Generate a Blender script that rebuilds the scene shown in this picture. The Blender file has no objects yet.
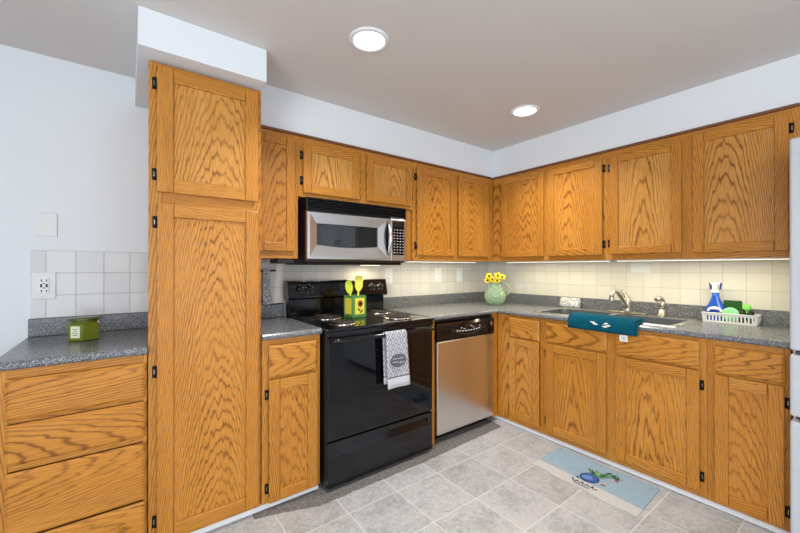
import bpy, bmesh, math, random
from mathutils import Vector, Matrix
random.seed(7)
PI = math.pi
sc = bpy.context.scene
COL = sc.collection

# ------------------------------------------------------------------ camera
cam_d = bpy.data.cameras.new('camera'); cam = bpy.data.objects.new('camera', cam_d); COL.objects.link(cam)
CAM = Vector((-3.05836, -2.53322, 1.25560))
cam.location = CAM
cam.rotation_euler = (PI/2 + 0.00288, 0, 0.927723 - PI/2)
cam_d.sensor_width = 36; cam_d.lens = 363.54/800*36; cam_d.clip_start = 0.02
sc.camera = cam
sc.view_settings.view_transform = 'Standard'; sc.view_settings.look = 'None'
sc.view_settings.gamma = 1; sc.view_settings.use_curve_mapping = False
sc.view_settings.exposure = -0.68
# ------------------------------------------------------------------ sky + daylight through the openings
w = bpy.data.worlds.new('sky'); sc.world = w; w.use_nodes = True
w.node_tree.nodes['Background'].inputs[0].default_value = (0.80, 0.90, 1.0, 1)
w.node_tree.nodes['Background'].inputs[1].default_value = 1.6
def area(name, loc, rot, sx, sy, power, col):
    d = bpy.data.lights.new(name, 'AREA'); d.shape = 'RECTANGLE'; d.size = sx; d.size_y = sy
    d.energy = power; d.color = col
    o = bpy.data.objects.new(name, d); COL.objects.link(o); o.location = loc; o.rotation_euler = rot
    return o
H = 2.3234                      # ceiling
XL, YR = -5.0, -5.2             # left and rear walls
area('daylight_rear', (-2.6, YR-0.02, 1.12), (PI/2, 0, 0), 3.5, 2.0, 78, (0.90, 0.95, 1.0))
area('daylight_left', (XL-0.02, -3.3, 1.3), (PI/2, 0, -PI/2), 2.0, 1.5, 165, (0.90, 0.95, 1.0))
CANS = [(-2.154, -1.085), (-0.897, -1.065)]
for cx, cy in CANS:
    d = bpy.data.lights.new('can_lamp', 'AREA'); d.shape = 'DISK'; d.size = 0.13; d.energy = 16; d.color = (1.0, 0.95, 0.90); d.spread = math.radians(122)
    o = bpy.data.objects.new('can_lamp', d); COL.objects.link(o); o.location = (cx, cy, H-0.012)

# ------------------------------------------------------------------ node helpers
class E:
    nt = None
    def __init__(s, k): s.k = k
    def _m(op, *a):
        n = E.nt.nodes.new('ShaderNodeMath'); n.operation = op
        for i, x in enumerate(a):
            if isinstance(x, E): E.nt.links.new(x.k, n.inputs[i])
            else: n.inputs[i].default_value = x
        return E(n.outputs[0])
    def __add__(s, o): return E._m('ADD', s, o)
    def __sub__(s, o): return E._m('SUBTRACT', s, o)
    def __mul__(s, o): return E._m('MULTIPLY', s, o)
    __radd__ = __add__; __rmul__ = __mul__
def m_(op, *a): return E._m(op, *a)
def vec(x, y, z):
    n = E.nt.nodes.new('ShaderNodeCombineXYZ')
    for i, v in enumerate((x, y, z)):
        if isinstance(v, E): E.nt.links.new(v.k, n.inputs[i])
        else: n.inputs[i].default_value = v
    return E(n.outputs[0])
def sep(v):
    n = E.nt.nodes.new('ShaderNodeSeparateXYZ'); E.nt.links.new(v.k, n.inputs[0]); return [E(o) for o in n.outputs]
def noise(v, scale=1, detail=2, rough=0.5):
    n = E.nt.nodes.new('ShaderNodeTexNoise'); E.nt.links.new(v.k, n.inputs['Vector'])
    n.inputs['Scale'].default_value = scale; n.inputs['Detail'].default_value = detail; n.inputs['Roughness'].default_value = rough
    return E(n.outputs[0])
def voro(v, scale):
    n = E.nt.nodes.new('ShaderNodeTexVoronoi'); E.nt.links.new(v.k, n.inputs['Vector']); n.inputs['Scale'].default_value = scale
    return E(n.outputs['Color']), E(n.outputs['Distance'])
def white(v):
    n = E.nt.nodes.new('ShaderNodeTexWhiteNoise'); n.noise_dimensions = '3D'; E.nt.links.new(v.k, n.inputs['Vector']); return E(n.outputs['Value'])
def ramp(f, stops):
    n = E.nt.nodes.new('ShaderNodeValToRGB'); E.nt.links.new(f.k, n.inputs[0]); cr = n.color_ramp
    while len(cr.elements) < len(stops): cr.elements.new(0.5)
    for e, (p, c) in zip(cr.elements, stops):
        e.position = p; e.color = (*c, 1) if not isinstance(c, (int, float)) else (c, c, c, 1)
    return E(n.outputs[0])
def mix(f, a, b, mode='MIX'):
    n = E.nt.nodes.new('ShaderNodeMix'); n.data_type = 'RGBA'; n.blend_type = mode
    for s, x in ((n.inputs[0], f), (n.inputs[6], a), (n.inputs[7], b)):
        if isinstance(x, E): E.nt.links.new(x.k, s)
        elif isinstance(x, tuple): s.default_value = (*x, 1)
        else: s.default_value = x
    return E(n.outputs[2])
def bump(h, strength, dist=0.002):
    n = E.nt.nodes.new('ShaderNodeBump'); E.nt.links.new(h.k, n.inputs['Height']); n.inputs['Strength'].default_value = strength
    n.inputs['Distance'].default_value = dist; return E(n.outputs[0])
def new_mat(name):
    m = bpy.data.materials.new(name); m.use_nodes = True; E.nt = m.node_tree
    return m, m.node_tree.nodes['Principled BSDF']
def put(b, key, x):
    if isinstance(x, E): E.nt.links.new(x.k, b.inputs[key])
    elif isinstance(x, tuple): b.inputs[key].default_value = (*x, 1) if len(x) == 3 else x
    else: b.inputs[key].default_value = x
def grain():
    n = E.nt.nodes.new('ShaderNodeAttribute'); n.attribute_name = 'grain'; return E(n.outputs['Vector'])
def wpos():
    n = E.nt.nodes.new('ShaderNodeNewGeometry'); return E(n.outputs['Position'])
def srgb(r, g, b):
    f = lambda c: (c/255/12.92 if c/255 <= 0.04045 else ((c/255+0.055)/1.055)**2.4)
    return (f(r), f(g), f(b))
def plain(name, col, rough=0.5, metal=0.0, coat=0.0, var=0.04, scale=30, **kw):
    m, b = new_mat(name)
    n = noise(grain(), scale, 2)
    put(b, 'Base Color', mix(n, tuple(c*(1-var) for c in col), tuple(min(1, c*(1+var)) for c in col)))
    put(b, 'Roughness', rough); put(b, 'Metallic', metal); put(b, 'Coat Weight', coat)
    for k, v in kw.items(): put(b, k.replace('_', ' '), v)
    return m

# ------------------------------------------------------------------ materials
def make_oak(name, lo, hi):
    m, b = new_mat(name)
    g = grain(); a, l, s = sep(g)
    sv = s*37.0
    n1 = noise(vec(a*4.0, l*1.1, sv), 1, 2)
    n2 = noise(vec(a*56.0, l*5.0, sv), 1, 2)
    n3 = noise(vec(a*16.0, l*3.0, sv+9.0), 1, 2)
    c = a + (m_('FRACT', s*7.3)-0.5)*0.16
    A = 190.0 + m_('FRACT', s*3.1)*230.0
    B = 6.0 + m_('FRACT', s*5.7)*9.0
    ph = c*c*A + l*B + n1*4.2 + n2*(m_('FRACT', s*13.7)*1.5+0.5) + n3*1.1
    band = m_('FRACT', ph)
    line = ramp(band, [(0.0, 0.75), (0.07, 0.15), (0.45, 0.0), (0.74, 0.12), (0.90, 1.0), (1.0, 0.75)])
    mask = ramp(noise(vec(a*9.0, l*2.0, sv+31.0), 1, 2), [(0.3, 0.45), (0.6, 1.0)])
    pores = ramp(noise(vec(a*230.0, l*13.0, sv), 1, 3, 0.65), [(0.47, 0.0), (0.66, 1.0)])
    tone = noise(vec(a*11.0, l*1.6, sv+3.0), 1, 3)
    base = mix(tone, lo, hi)
    base = mix(m_('FRACT', s*11.9)*0.45, base, srgb(184, 116, 32))
    col = mix(line*mask*0.9, base, srgb(112, 62, 14))
    col = mix(pores*0.42, col, srgb(130, 74, 18))
    put(b, 'Base Color', col); put(b, 'Roughness', 0.36); put(b, 'Specular IOR Level', 0.35)
    put(b, 'Normal', bump(line*0.5+pores*0.5, 0.12, 0.001))
    return m
OAK = make_oak('honey_oak', srgb(188, 122, 38), srgb(218, 154, 70))
OAKP = make_oak('pale_oak_sheen', srgb(202, 142, 62), srgb(230, 176, 98))  # paler panel oak; the upper doors' sheen is put into the colour
def make_laminate():
    m, b = new_mat('speckled_laminate')
    p = wpos()
    c1, d1 = voro(p, 400); c2, d2 = voro(p, 190)
    v1 = sep(c1)[0]; v2 = sep(c2)[1]
    col = ramp(v1, [(0.0, srgb(48, 52, 62)), (0.35, srgb(90, 94, 101)), (0.7, srgb(130, 133, 136)), (1.0, srgb(176, 177, 174))])
    col = mix(ramp(v2, [(0.55, 0.0), (0.8, 0.6)]), col, srgb(84, 87, 92))
    put(b, 'Base Color', col); put(b, 'Roughness', 0.26); put(b, 'Specular IOR Level', 0.6)
    return m
LAM = make_laminate()
def make_paint(name, col, rough=0.7):
    m, b = new_mat(name); n = noise(wpos(), 2.5, 3)
    put(b, 'Base Color', mix(n, tuple(c*0.985 for c in col), tuple(min(1, c*1.015) for c in col)))
    put(b, 'Roughness', rough); put(b, 'Normal', bump(noise(wpos(), 220, 2), 0.04, 0.001))
    return m
WALL = make_paint('white_wall_paint', srgb(226, 230, 234))
CEIL = make_paint('flat_ceiling_paint', srgb(214, 209, 206), 0.9)
TRIMW = make_paint('white_trim_paint', srgb(232, 233, 235), 0.4)
def tile_mat(name, axis, u0, p, z0, pz, c1, c2, grout, half_left=None):
    m, b = new_mat(name)
    X, Y, Z = sep(wpos()); U = X if axis == 'x' else Y
    u = (U-u0)*(1/p); z = (Z-z0)*(1/pz)
    du = m_('ABSOLUTE', m_('FRACT', u)-0.5); dz = m_('ABSOLUTE', m_('FRACT', z)-0.5)
    g = m_('MAXIMUM', m_('GREATER_THAN', du, 0.5-0.0016/p), m_('GREATER_THAN', dz, 0.5-0.0016/pz))
    r = white(vec(m_('FLOOR', u), m_('FLOOR', z), 3.0))
    col = mix(r, c1, c2)
    col = mix(g, col, grout)
    put(b, 'Base Color', col); put(b, 'Roughness', mix(g, (0.16,)*3, (0.7,)*3))
    put(b, 'Normal', bump((g*-1.0)+noise(wpos(), 26, 2)*0.25, 0.35, 0.002))
    return m
TILE_L = tile_mat('glazed_tile_left', 'x', -3.273, 0.1128, 1.003, 0.1125, srgb(206, 207, 208), srgb(222, 222, 222), srgb(176, 176, 176))
TILE_B = tile_mat('glazed_tile_back', 'x', -2.279, 0.1122, 1.003, 0.1128, srgb(208, 205, 200), srgb(220, 217, 210), srgb(178, 175, 167))
TILE_R = tile_mat('glazed_tile_right', 'y', -1.461, 0.1120, 1.000, 0.1110, srgb(214, 210, 200), srgb(226, 222, 212), srgb(188, 184, 172))
def make_floor():
    m, b = new_mat('vinyl_tile_floor')
    X, Y, Z = sep(wpos()); p = 0.3055
    u = (X+0.9300)*(1/p); v = (Y+0.8900)*(1/p)
    du = m_('ABSOLUTE', m_('FRACT', u)-0.5); dv = m_('ABSOLUTE', m_('FRACT', v)-0.5)
    g = m_('MAXIMUM', m_('GREATER_THAN', du, 0.5-0.010), m_('GREATER_THAN', dv, 0.5-0.010))
    r = white(vec(m_('FLOOR', u), m_('FLOOR', v), 1.0))
    off = vec(m_('FLOOR', u)*3.7, m_('FLOOR', v)*5.3, 0.0)
    n = E.nt.nodes.new('ShaderNodeVectorMath'); n.operation = 'ADD'
    E.nt.links.new(wpos().k, n.inputs[0]); E.nt.links.new(off.k, n.inputs[1]); q = E(n.outputs[0])
    f1 = noise(q, 6, 4, 0.6); f2 = noise(q, 42, 4, 0.65); f3 = noise(q, 160, 2, 0.6)
    t = f1*0.45 + f2*0.45 + f3*0.40 + r*0.07
    col = ramp(t, [(0.42, srgb(118, 118, 119)), (0.60, srgb(162, 163, 164)), (0.78, srgb(196, 198, 200))])
    col = mix(ramp(f1, [(0.5, 0.0), (0.75, 0.35)]), col, srgb(176, 168, 158))
    col = mix(g*0.8, col, srgb(214, 214, 214))
    put(b, 'Base Color', col); put(b, 'Roughness', 0.38); put(b, 'Normal', bump(f2*0.6+g*0.3, 0.10, 0.002))
    return m
FLOOR = make_floor()
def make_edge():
    m, b = new_mat('dark_floor_edge'); q = wpos()
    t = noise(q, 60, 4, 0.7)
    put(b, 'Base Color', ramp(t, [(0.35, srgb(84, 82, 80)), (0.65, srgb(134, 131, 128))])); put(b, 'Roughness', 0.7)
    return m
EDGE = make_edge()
def make_steel(name, col, rough, axis):
    m, b = new_mat(name); a, l, s = sep(grain())
    v = vec(a*3.0, l*3.0, s*900.0) if axis == 'h' else vec(a*900.0, l*3.0, s*3.0)
    n = noise(v, 1, 2)
    put(b, 'Base Color', mix(n, tuple(c*0.93 for c in col), col)); put(b, 'Metallic', 1.0)
    put(b, 'Roughness', rough); put(b, 'Normal', bump(n, 0.03, 0.0005))
    return m
STEEL = make_steel('brushed_steel', srgb(212, 210, 208), 0.30, 'h')
STEELV = make_steel('brushed_steel_panel', srgb(222, 219, 214), 0.28, 'h')
SINKM = make_steel('sink_steel', srgb(178, 180, 178), 0.42, 'h')
NICKEL = plain('brushed_nickel', srgb(200, 194, 184), 0.30, 1.0)
BOWL = plain('dark_reflection_bowl', srgb(62, 66, 74), 0.35)  # steel bowls; the dark reflections inside are put into the colour
CHROME = plain('chrome', srgb(225, 222, 220), 0.10, 1.0)
BLACKG = plain('black_gloss_enamel', srgb(13, 13, 16), 0.10, 0, 0.0)
GLASSB = plain('black_oven_glass', srgb(7, 7, 9), 0.03, 0, 0.0, Specular_IOR_Level=0.45)
GLASSM = plain('dark_tinted_glass', srgb(26, 30, 33), 0.05, 0, 1.0)
BLACKP = plain('black_plastic', srgb(20, 19, 19), 0.35)
BROWNB = plain('dark_brown_case', srgb(44, 24, 14), 0.4)
COIL = plain('dark_coil', srgb(52, 46, 44), 0.5, 0.4)
IRON = plain('dark_hinge_metal', srgb(34, 28, 24), 0.35, 0.7)
GAP = plain('gap_dark', srgb(40, 24, 12), 0.8)
WHITEP = plain('white_plastic', srgb(236, 236, 234), 0.35)
WHITEP2 = plain('white_plate_plastic', srgb(226, 227, 227), 0.4)
FRIDGE = plain('pale_grey_enamel', srgb(188, 191, 196), 0.35)
GASKET = plain('grey_gasket', srgb(70, 70, 74), 0.6)
MARK = plain('pale_print', srgb(205, 205, 205), 0.5)
DARKPR = plain('dark_print', srgb(28, 30, 40), 0.6)
TRIMBR = plain('brown_crown_strip', srgb(112, 68, 40), 0.5)
def emis(name, col, st):
    m, b = new_mat(name); put(b, 'Base Color', (0.9, 0.9, 0.9)); put(b, 'Emission Color', col); put(b, 'Emission Strength', st); return m
LAMP = emis('lit_can_diffuser', (1.0, 0.97, 0.93), 9.0)
STRIP = emis('lit_strip_lens', (1.0, 0.90, 0.58), 1.9)

# ------------------------------------------------------------------ mesh builder
RIGHT = Matrix.Rotation(-PI/2, 4, 'Z')     # build a cabinet facing -y, then turn it onto the right-hand wall
ID = Matrix.Identity(4)
class MB:
    def __init__(s, T=ID): s.v = []; s.f = []; s.g = []; s.mi = []; s.mats = []; s.T = T; s.sm = []
    def midx(s, m):
        if m not in s.mats: s.mats.append(m)
        return s.mats.index(m)
    def add(s, verts, faces, mat, g=None, smooth=False, M=None):
        o = len(s.v); k = s.midx(mat)
        for i, v in enumerate(verts):
            v = Vector(v)
            s.g.append(tuple(v) if g is None else tuple(g[i]))
            if M is not None: v = M @ v
            s.v.append(s.T @ v)
        for f in faces: s.f.append([o+i for i in f]); s.mi.append(k); s.sm.append(smooth)
        return s
    def bm(s, bm_, mat, g=None, smooth=False, M=None):
        bm_.verts.index_update()
        vs = [v.co.copy() for v in bm_.verts]; fs = [[v.index for v in f.verts] for f in bm_.faces]; bm_.free()
        return s.add(vs, fs, mat, g, smooth, M)
    def box(s, x0, x1, y0, y1, z0, z1, mat, bev=0.0, seg=1, M=None, smooth=False):
        b = bmesh.new(); bmesh.ops.create_cube(b, size=1)
        for v in b.verts: v.co = ((x0+x1)/2+v.co.x*(x1-x0), (y0+y1)/2+v.co.y*(y1-y0), (z0+z1)/2+v.co.z*(z1-z0))
        if bev: bmesh.ops.bevel(b, geom=b.edges[:], offset=bev, segments=seg, affect='EDGES', profile=0.5)
        return s.bm(b, mat, None, smooth, M)
    def board(s, x0, x1, y0, y1, z0, z1, along='z', bev=0.003, mat=None, wide=None):
        b = bmesh.new(); bmesh.ops.create_cube(b, size=1)
        for v in b.verts: v.co = ((x0+x1)/2+v.co.x*(x1-x0), (y0+y1)/2+v.co.y*(y1-y0), (z0+z1)/2+v.co.z*(z1-z0))
        if bev: bmesh.ops.bevel(b, geom=b.edges[:], offset=bev, segments=2, affect='EDGES', profile=0.5)
        b.verts.index_update()
        seed = random.random(); off = random.uniform(-3, 3)
        cx, cy, cz = (x0+x1)/2, (y0+y1)/2, (z0+z1)/2
        width = (x1-x0) if along == 'z' else (z1-z0)
        narrow = width < 0.1
        sh = random.choice((-1, 1))*random.uniform(0.14, 0.24) if narrow else 0
        g = []
        for v in b.verts:
            x, y, z = v.co
            if along == 'z': a, l = (x-cx)+(y-cy), z-cz
            else: a, l = (z-cz)+(y-cy), x-cx
            g.append((a+sh, l+off, seed))
        return s.bm(b, mat or OAK, g)
    def cyl(s, c, r, h, mat, axis='z', n=24, r2=None, smooth=True, M=None):
        r2 = r if r2 is None else r2; vs = []; fs = []
        for k, (rr, t) in enumerate(((r, 0), (r2, h))):
            for i in range(n):
                a = 2*PI*i/n; p = (rr*math.cos(a), rr*math.sin(a), t)
                if axis == 'x': p = (p[2], p[0], p[1])
                elif axis == 'y': p = (p[0], p[2], p[1])
                vs.append((c[0]+p[0], c[1]+p[1], c[2]+p[2]))
        for i in range(n): fs.append((i, (i+1) % n, n+(i+1) % n, n+i))
        s.add(vs, fs, mat, None, smooth, M)
        s.add(vs[:n], [tuple(range(n))], mat, None, False, M); s.add(vs[n:], [tuple(range(n))], mat, None, False, M)
        return s
    def lathe(s, c, prof, mat, n=28, M=None, sx=1, sy=1, smooth=True, caps=True):
        vs = []; fs = []; m = len(prof)
        for r, z in prof:
            for i in range(n):
                a = 2*PI*i/n; vs.append((c[0]+r*sx*math.cos(a), c[1]+r*sy*math.sin(a), c[2]+z))
        for k in range(m-1):
            for i in range(n): fs.append((k*n+i, k*n+(i+1) % n, (k+1)*n+(i+1) % n, (k+1)*n+i))
        if caps: fs.append(tuple(range(n))); fs.append(tuple((m-1)*n+i for i in range(n)))
        return s.add(vs, fs, mat, None, smooth, M)
    def tube(s, pts, r, mat, n=10, radii=None, M=None, flat=1.0):
        pts = [Vector(p) for p in pts]; vs = []; fs = []; up = Vector((0, 0, 1)); prev = None
        for i, p in enumerate(pts):
            t = (pts[min(i+1, len(pts)-1)]-pts[max(i-1, 0)]).normalized()
            if prev is None:
                a = t.cross(up)
                if a.length < 1e-3: a = t.cross(Vector((1, 0, 0)))
            else: a = prev - t*prev.dot(t)
            a.normalize(); prev = a; b2 = t.cross(a).normalized(); rr = radii[i] if radii else r
            for k in range(n):
                an = 2*PI*k/n; vs.append(p + a*(rr*math.cos(an)) + b2*(rr*flat*math.sin(an)))
        for i in range(len(pts)-1):
            for k in range(n): fs.append((i*n+k, i*n+(k+1) % n, (i+1)*n+(k+1) % n, (i+1)*n+k))
        fs.append(tuple(range(n))); fs.append(tuple((len(pts)-1)*n+k for k in range(n)))
        return s.add(vs, fs, mat, None, True, M)
    def prism(s, poly, t0, t1, mat, axis='y', M=None, smooth=False):
        # poly in the plane across `axis`, extruded from t0 to t1
        def P(a, b, t): return {'y': (a, t, b), 'x': (t, a, b), 'z': (a, b, t)}[axis]
        n = len(poly); vs = [P(a, b, t0) for a, b in poly] + [P(a, b, t1) for a, b in poly]
        fs = [tuple(range(n)), tuple(range(n, 2*n))] + [(i, (i+1) % n, n+(i+1) % n, n+i) for i in range(n)]
        return s.add(vs, fs, mat, None, smooth, M)
    def sphere(s, c, r, mat, M=None, sx=1, sy=1, sz=1, n=16):
        b = bmesh.new(); bmesh.ops.create_uvsphere(b, u_segments=n, v_segments=max(6, n//2), radius=r)
        for v in b.verts: v.co = (c[0]+v.co.x*sx, c[1]+v.co.y*sy, c[2]+v.co.z*sz)
        return s.bm(b, mat, None, True, M)
    def build(s, name, parent=None, label=None, sub=0):
        me = bpy.data.meshes.new(name)
        off = Vector((0, 0, 0))
        p = parent
        while p is not None: off += p.location; p = p.parent
        me.from_pydata([v-off for v in s.v], [], s.f)
        for m in s.mats: me.materials.append(m)
        me.polygons.foreach_set('material_index', s.mi); me.polygons.foreach_set('use_smooth', s.sm)
        at = me.attributes.new('grain', 'FLOAT_VECTOR', 'POINT'); at.data.foreach_set('vector', [c for g in s.g for c in g])
        b = bmesh.new(); b.from_mesh(me); bmesh.ops.recalc_face_normals(b, faces=b.faces[:]); b.to_mesh(me); b.free()
        o = bpy.data.objects.new(name, me); COL.objects.link(o)
        if parent is not None: o.parent = parent
        if label: o['label'] = label
        if sub:
            md = o.modifiers.new('subdivision', 'SUBSURF'); md.levels = sub; md.render_levels = sub
        return o
def tag(o, label, cat, group=None):
    o['label'] = label; o['category'] = cat
    if group: o['group'] = group
    return o
def thing(name, label, cat, loc, group=None):
    o = bpy.data.objects.new(name, None); COL.objects.link(o); o.location = loc; o.empty_display_size = 0.1
    return tag(o, label, cat, group)
def struct(mb, name):
    o = mb.build(name); o['kind'] = 'structure'; return o
def dup(root, loc, label):
    r = root.copy(); COL.objects.link(r); r.location = loc; r['label'] = label
    for ch in list(root.children):
        c = ch.copy(); COL.objects.link(c); c.parent = r
        for g in list(ch.children):
            d = g.copy(); COL.objects.link(d); d.parent = c
    return r

# ------------------------------------------------------------------ the room
TH = 0.10
m = MB(); m.box(XL-TH, TH, YR-TH, TH, -0.08, 0, FLOOR); struct(m, 'floor')
m = MB(); m.box(XL-TH, TH, YR-TH, TH, H, H+0.1, CEIL); struct(m, 'ceiling')
m = MB(); m.box(XL-TH, TH, 0, TH, 0, H, WALL); struct(m, 'wall_back')
m = MB(); m.box(0, TH, YR-TH, 0, 0, H, WALL); struct(m, 'wall_right')
m = MB()                                                     # left wall with a window opening
m.box(XL-TH, XL, YR-TH, -4.3, 0, H, WALL); m.box(XL-TH, XL, -2.3, 0, 0, H, WALL)
m.box(XL-TH, XL, -4.3, -2.3, 0, 0.55, WALL); m.box(XL-TH, XL, -4.3, -2.3, 2.05, H, WALL); struct(m, 'wall_left')
m = MB()                                                     # rear wall with a wide glazed opening
m.box(XL, -4.35, YR-TH, YR, 0, H, WALL); m.box(-0.85, 0, YR-TH, YR, 0, H, WALL)
m.box(-4.35, -0.85, YR-TH, YR, 2.12, H, WALL); m.box(-4.35, -0.85, YR-TH, YR, 0, 0.12, WALL); struct(m, 'wall_rear')
m = MB()
for x in (-4.35, -2.63, -0.91): m.box(x, x+0.06, YR-0.05, YR+0.01, 0.12, 2.12, TRIMW)
m.box(-4.29, -0.91, YR-0.05, YR+0.01, 2.06, 2.12, TRIMW); m.box(-4.29, -0.91, YR-0.05, YR+0.01, 0.12, 0.18, TRIMW)
struct(m, 'window_1')
m = MB()
for y in (-4.3, -3.33, -2.36): m.box(XL-0.01, XL+0.03, y, y+0.06, 0.55, 2.05, TRIMW)
m.box(XL-0.01, XL+0.03, -4.24, -2.36, 1.99, 2.05, TRIMW); m.box(XL-0.01, XL+0.03, -4.24, -2.36, 0.55, 0.61, TRIMW)
struct(m, 'window_2')

ZT = 2.077                                                  # underside of the soffit
m = MB(); m.box(-2.5135, -0.003, -0.376, -0.003, ZT, H-0.001, WALL); struct(m, 'soffit_back')
m = MB(); m.box(-0.376, -0.003, -2.60, -0.378, ZT, H-0.001, WALL); struct(m, 'soffit_right')
m = MB(); m.box(-3.026, -2.5145, -0.715, -0.003, 2.165, H-0.001, WALL)
struct(m, 'soffit_pantry')
# tile
m = MB(); m.box(-3.441, -2.957, -0.008, -0.0005, 1.003, 1.3405, TILE_L); struct(m, 'trim_1')
m = MB(); m.box(-2.50, -0.010, -0.008, -0.0005, 1.003, 1.40, TILE_B); struct(m, 'trim_2')
m = MB(); m.box(-0.008, -0.0005, -2.60, -0.0085, 1.003, 1.40, TILE_R); struct(m, 'trim_3')
# dark grey speckled strip on the floor along the toe kicks and white quarter round
def ragged(pts): return pts
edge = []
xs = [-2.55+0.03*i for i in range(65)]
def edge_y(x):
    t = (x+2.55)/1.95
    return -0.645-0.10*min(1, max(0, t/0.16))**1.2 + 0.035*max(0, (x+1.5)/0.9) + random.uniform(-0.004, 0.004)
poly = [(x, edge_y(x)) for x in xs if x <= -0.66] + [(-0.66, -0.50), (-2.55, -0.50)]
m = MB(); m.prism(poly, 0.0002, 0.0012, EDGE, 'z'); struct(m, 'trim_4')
def quarter(x0, x1, T=ID, y=-0.580):
    q = [(y+0.0, 0.0013), (y-0.020, 0.0013), (y-0.019, 0.014), (y-0.013, 0.023), (y-0.004, 0.028), (y, 0.028)]
    mm = MB(T); mm.prism([(a, b) for a, b in q], x0, x1, TRIMW, 'x'); return mm
struct(quarter(-2.985, -2.19), 'baseboard_back')
struct(quarter(0.56, 2.28, RIGHT), 'baseboard_right')
m = MB(); m.box(-4.99, -3.46, -0.013, -0.0005, 0.0, 0.085, TRIMW, 0.003); struct(m, 'baseboard_left')

# ------------------------------------------------------------------ cabinets
def hinge(mb, x, y, z, side):
    # side: -1 hinge leaf on the left of the door edge x, +1 on the right
    a, b = (x-0.017, x-0.001) if side < 0 else (x+0.001, x+0.017)
    mb.box(a, b, y-0.004, y, z-0.026, z+0.026, IRON, 0.001)
    mb.tube([(x+side*0.004, y-0.006, z-0.024), (x+side*0.004, y-0.006, z+0.024)], 0.005, IRON, 8)
    mb.box((a+b)/2-0.002, (a+b)/2+0.002, y-0.0052, y-0.004, z-0.010, z+0.010, NICKEL)
def door(parent, T, x0, x1, z0, z1, y, side, stile=0.056, hz=None, pale=False):
    f = MB(T); t = 0.020; yb = y-0.0085; yf = y-t; e = 0.0008
    f.board(x0, x0+stile, yf, yb, z0, z1, 'z', 0.0045); f.board(x1-stile, x1, yf, yb, z0, z1, 'z', 0.0045)
    f.board(x0+stile+e, x1-stile-e, yf, yb, z1-stile, z1, 'x', 0.0045); f.board(x0+stile+e, x1-stile-e, yf, yb, z0, z0+stile, 'x', 0.0045)
    f.box(x0+0.007, x1-0.007, y-0.0085, y, z0+0.007, z1-0.007, OAK)
    d = f.build('door', parent)
    p = MB(T); p.board(x0+stile-0.004, x1-stile+0.004, yf+0.0100, yf+0.0114, z0+stile-0.004, z1-stile+0.004, 'z', 0.0, OAKP if pale else OAK)
    p.build('panel', d)
    for zz in (hz or (z0+0.075, z1-0.075)):
        h = MB(T); hinge(h, x0 if side < 0 else x1, y-0.0005, zz, side); h.build('hinge', d)
    return d
def drawer(parent, T, x0, x1, z0, z1, y):
    t = 0.020; yf = y-t; c = 0.011
    f = MB(T)
    seed = random.random(); off = random.uniform(-3, 3); cz = (z0+z1)/2; cx = (x0+x1)/2
    P = [(x0, y, z0), (x1, y, z0), (x1, y, z1), (x0, y, z1),
         (x0, yf+0.007, z0), (x1, yf+0.007, z0), (x1, yf+0.007, z1), (x0, yf+0.007, z1),
         (x0+c, yf, z0+c), (x1-c, yf, z0+c), (x1-c, yf, z1-c), (x0+c, yf, z1-c)]
    F = [(0, 1, 2, 3), (8, 9, 10, 11)]
    for k in range(4):
        n = (k+1) % 4; F += [(k, n, 4+n, 4+k), (4+k, 4+n, 8+n, 8+k)]
    g = [((p[2]-cz)+p[1]-y, p[0]-cx+off, seed) for p in P]
    vs = []; fs = []; gg = []
    for fc in F:
        o = len(vs)
        for i in fc: vs.append(P[i]); gg.append(g[i])
        fs.append(tuple(range(o, o+4)))
    f.add([(p[0], p[1]-0.0085*(p[1] == y), p[2]) for p in vs], fs, OAK, gg)
    f.box(x0+0.007, x1-0.007, y-0.0085, y, z0+0.007, z1-0.007, OAK)
    return f.build('drawer_front', parent)
def frame(mb, x0, x1, z0, z1, y, t, stiles, rails):
    # stiles: list of (xa, xb) full height; rails: list of (xa, xb, za, zb)
    for a, b in stiles: mb.board(a, b, y, y+t, z0, z1, 'z', 0.001)
    for a, b, c, d in rails: mb.board(a+0.0003, b-0.0003, y+0.0004, y+t, c, d, 'x', 0.001)
def rails_between(stiles, zs):
    out = []
    for (a, b), (c, d) in zip(stiles[:-1], stiles[1:]):
        for z0, z1 in zs: out.append((b, c, z0, z1))
    return out
YB = -0.612                                                  # front of the base face frames
def base_cab(name, label, T, x0, x1, stiles, rz, doors, drawers, cx=None, z1=0.880, carc_top=0.879, toe=True, group='oak base cabinets', z0=0.034):
    c = T @ Vector(((x0+x1)/2, -0.30, 0))
    t = thing(name, label, 'cabinet', c, group)
    b = MB(T)
    frame(b, x0, x1, z0, z1, YB, 0.018, stiles, rails_between(stiles, rz))
    b.box(x0+0.001, x1-0.001, YB+0.019, -0.012, z0, carc_top, GAP)
    if carc_top < z1-0.05:
        b.box(x0+0.001, x0+0.013, YB+0.019, -0.012, carc_top, z1, GAP); b.box(x1-0.013, x1-0.001, YB+0.019, -0.012, carc_top, z1, GAP)
    b.box(x0+0.001, x1-0.001, -0.577, -0.55, 0.0014, z0-0.0002, BROWNB); b.box(x0+0.001, x1-0.001, -0.05, -0.03, 0.0014, z0-0.0002, BROWNB)
    b.build('body', t)
    for d in doors: door(t, T, *d[:4], YB-0.0008, d[4])
    for d in drawers: drawer(t, T, *d, YB-0.0008)
    return t
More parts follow.
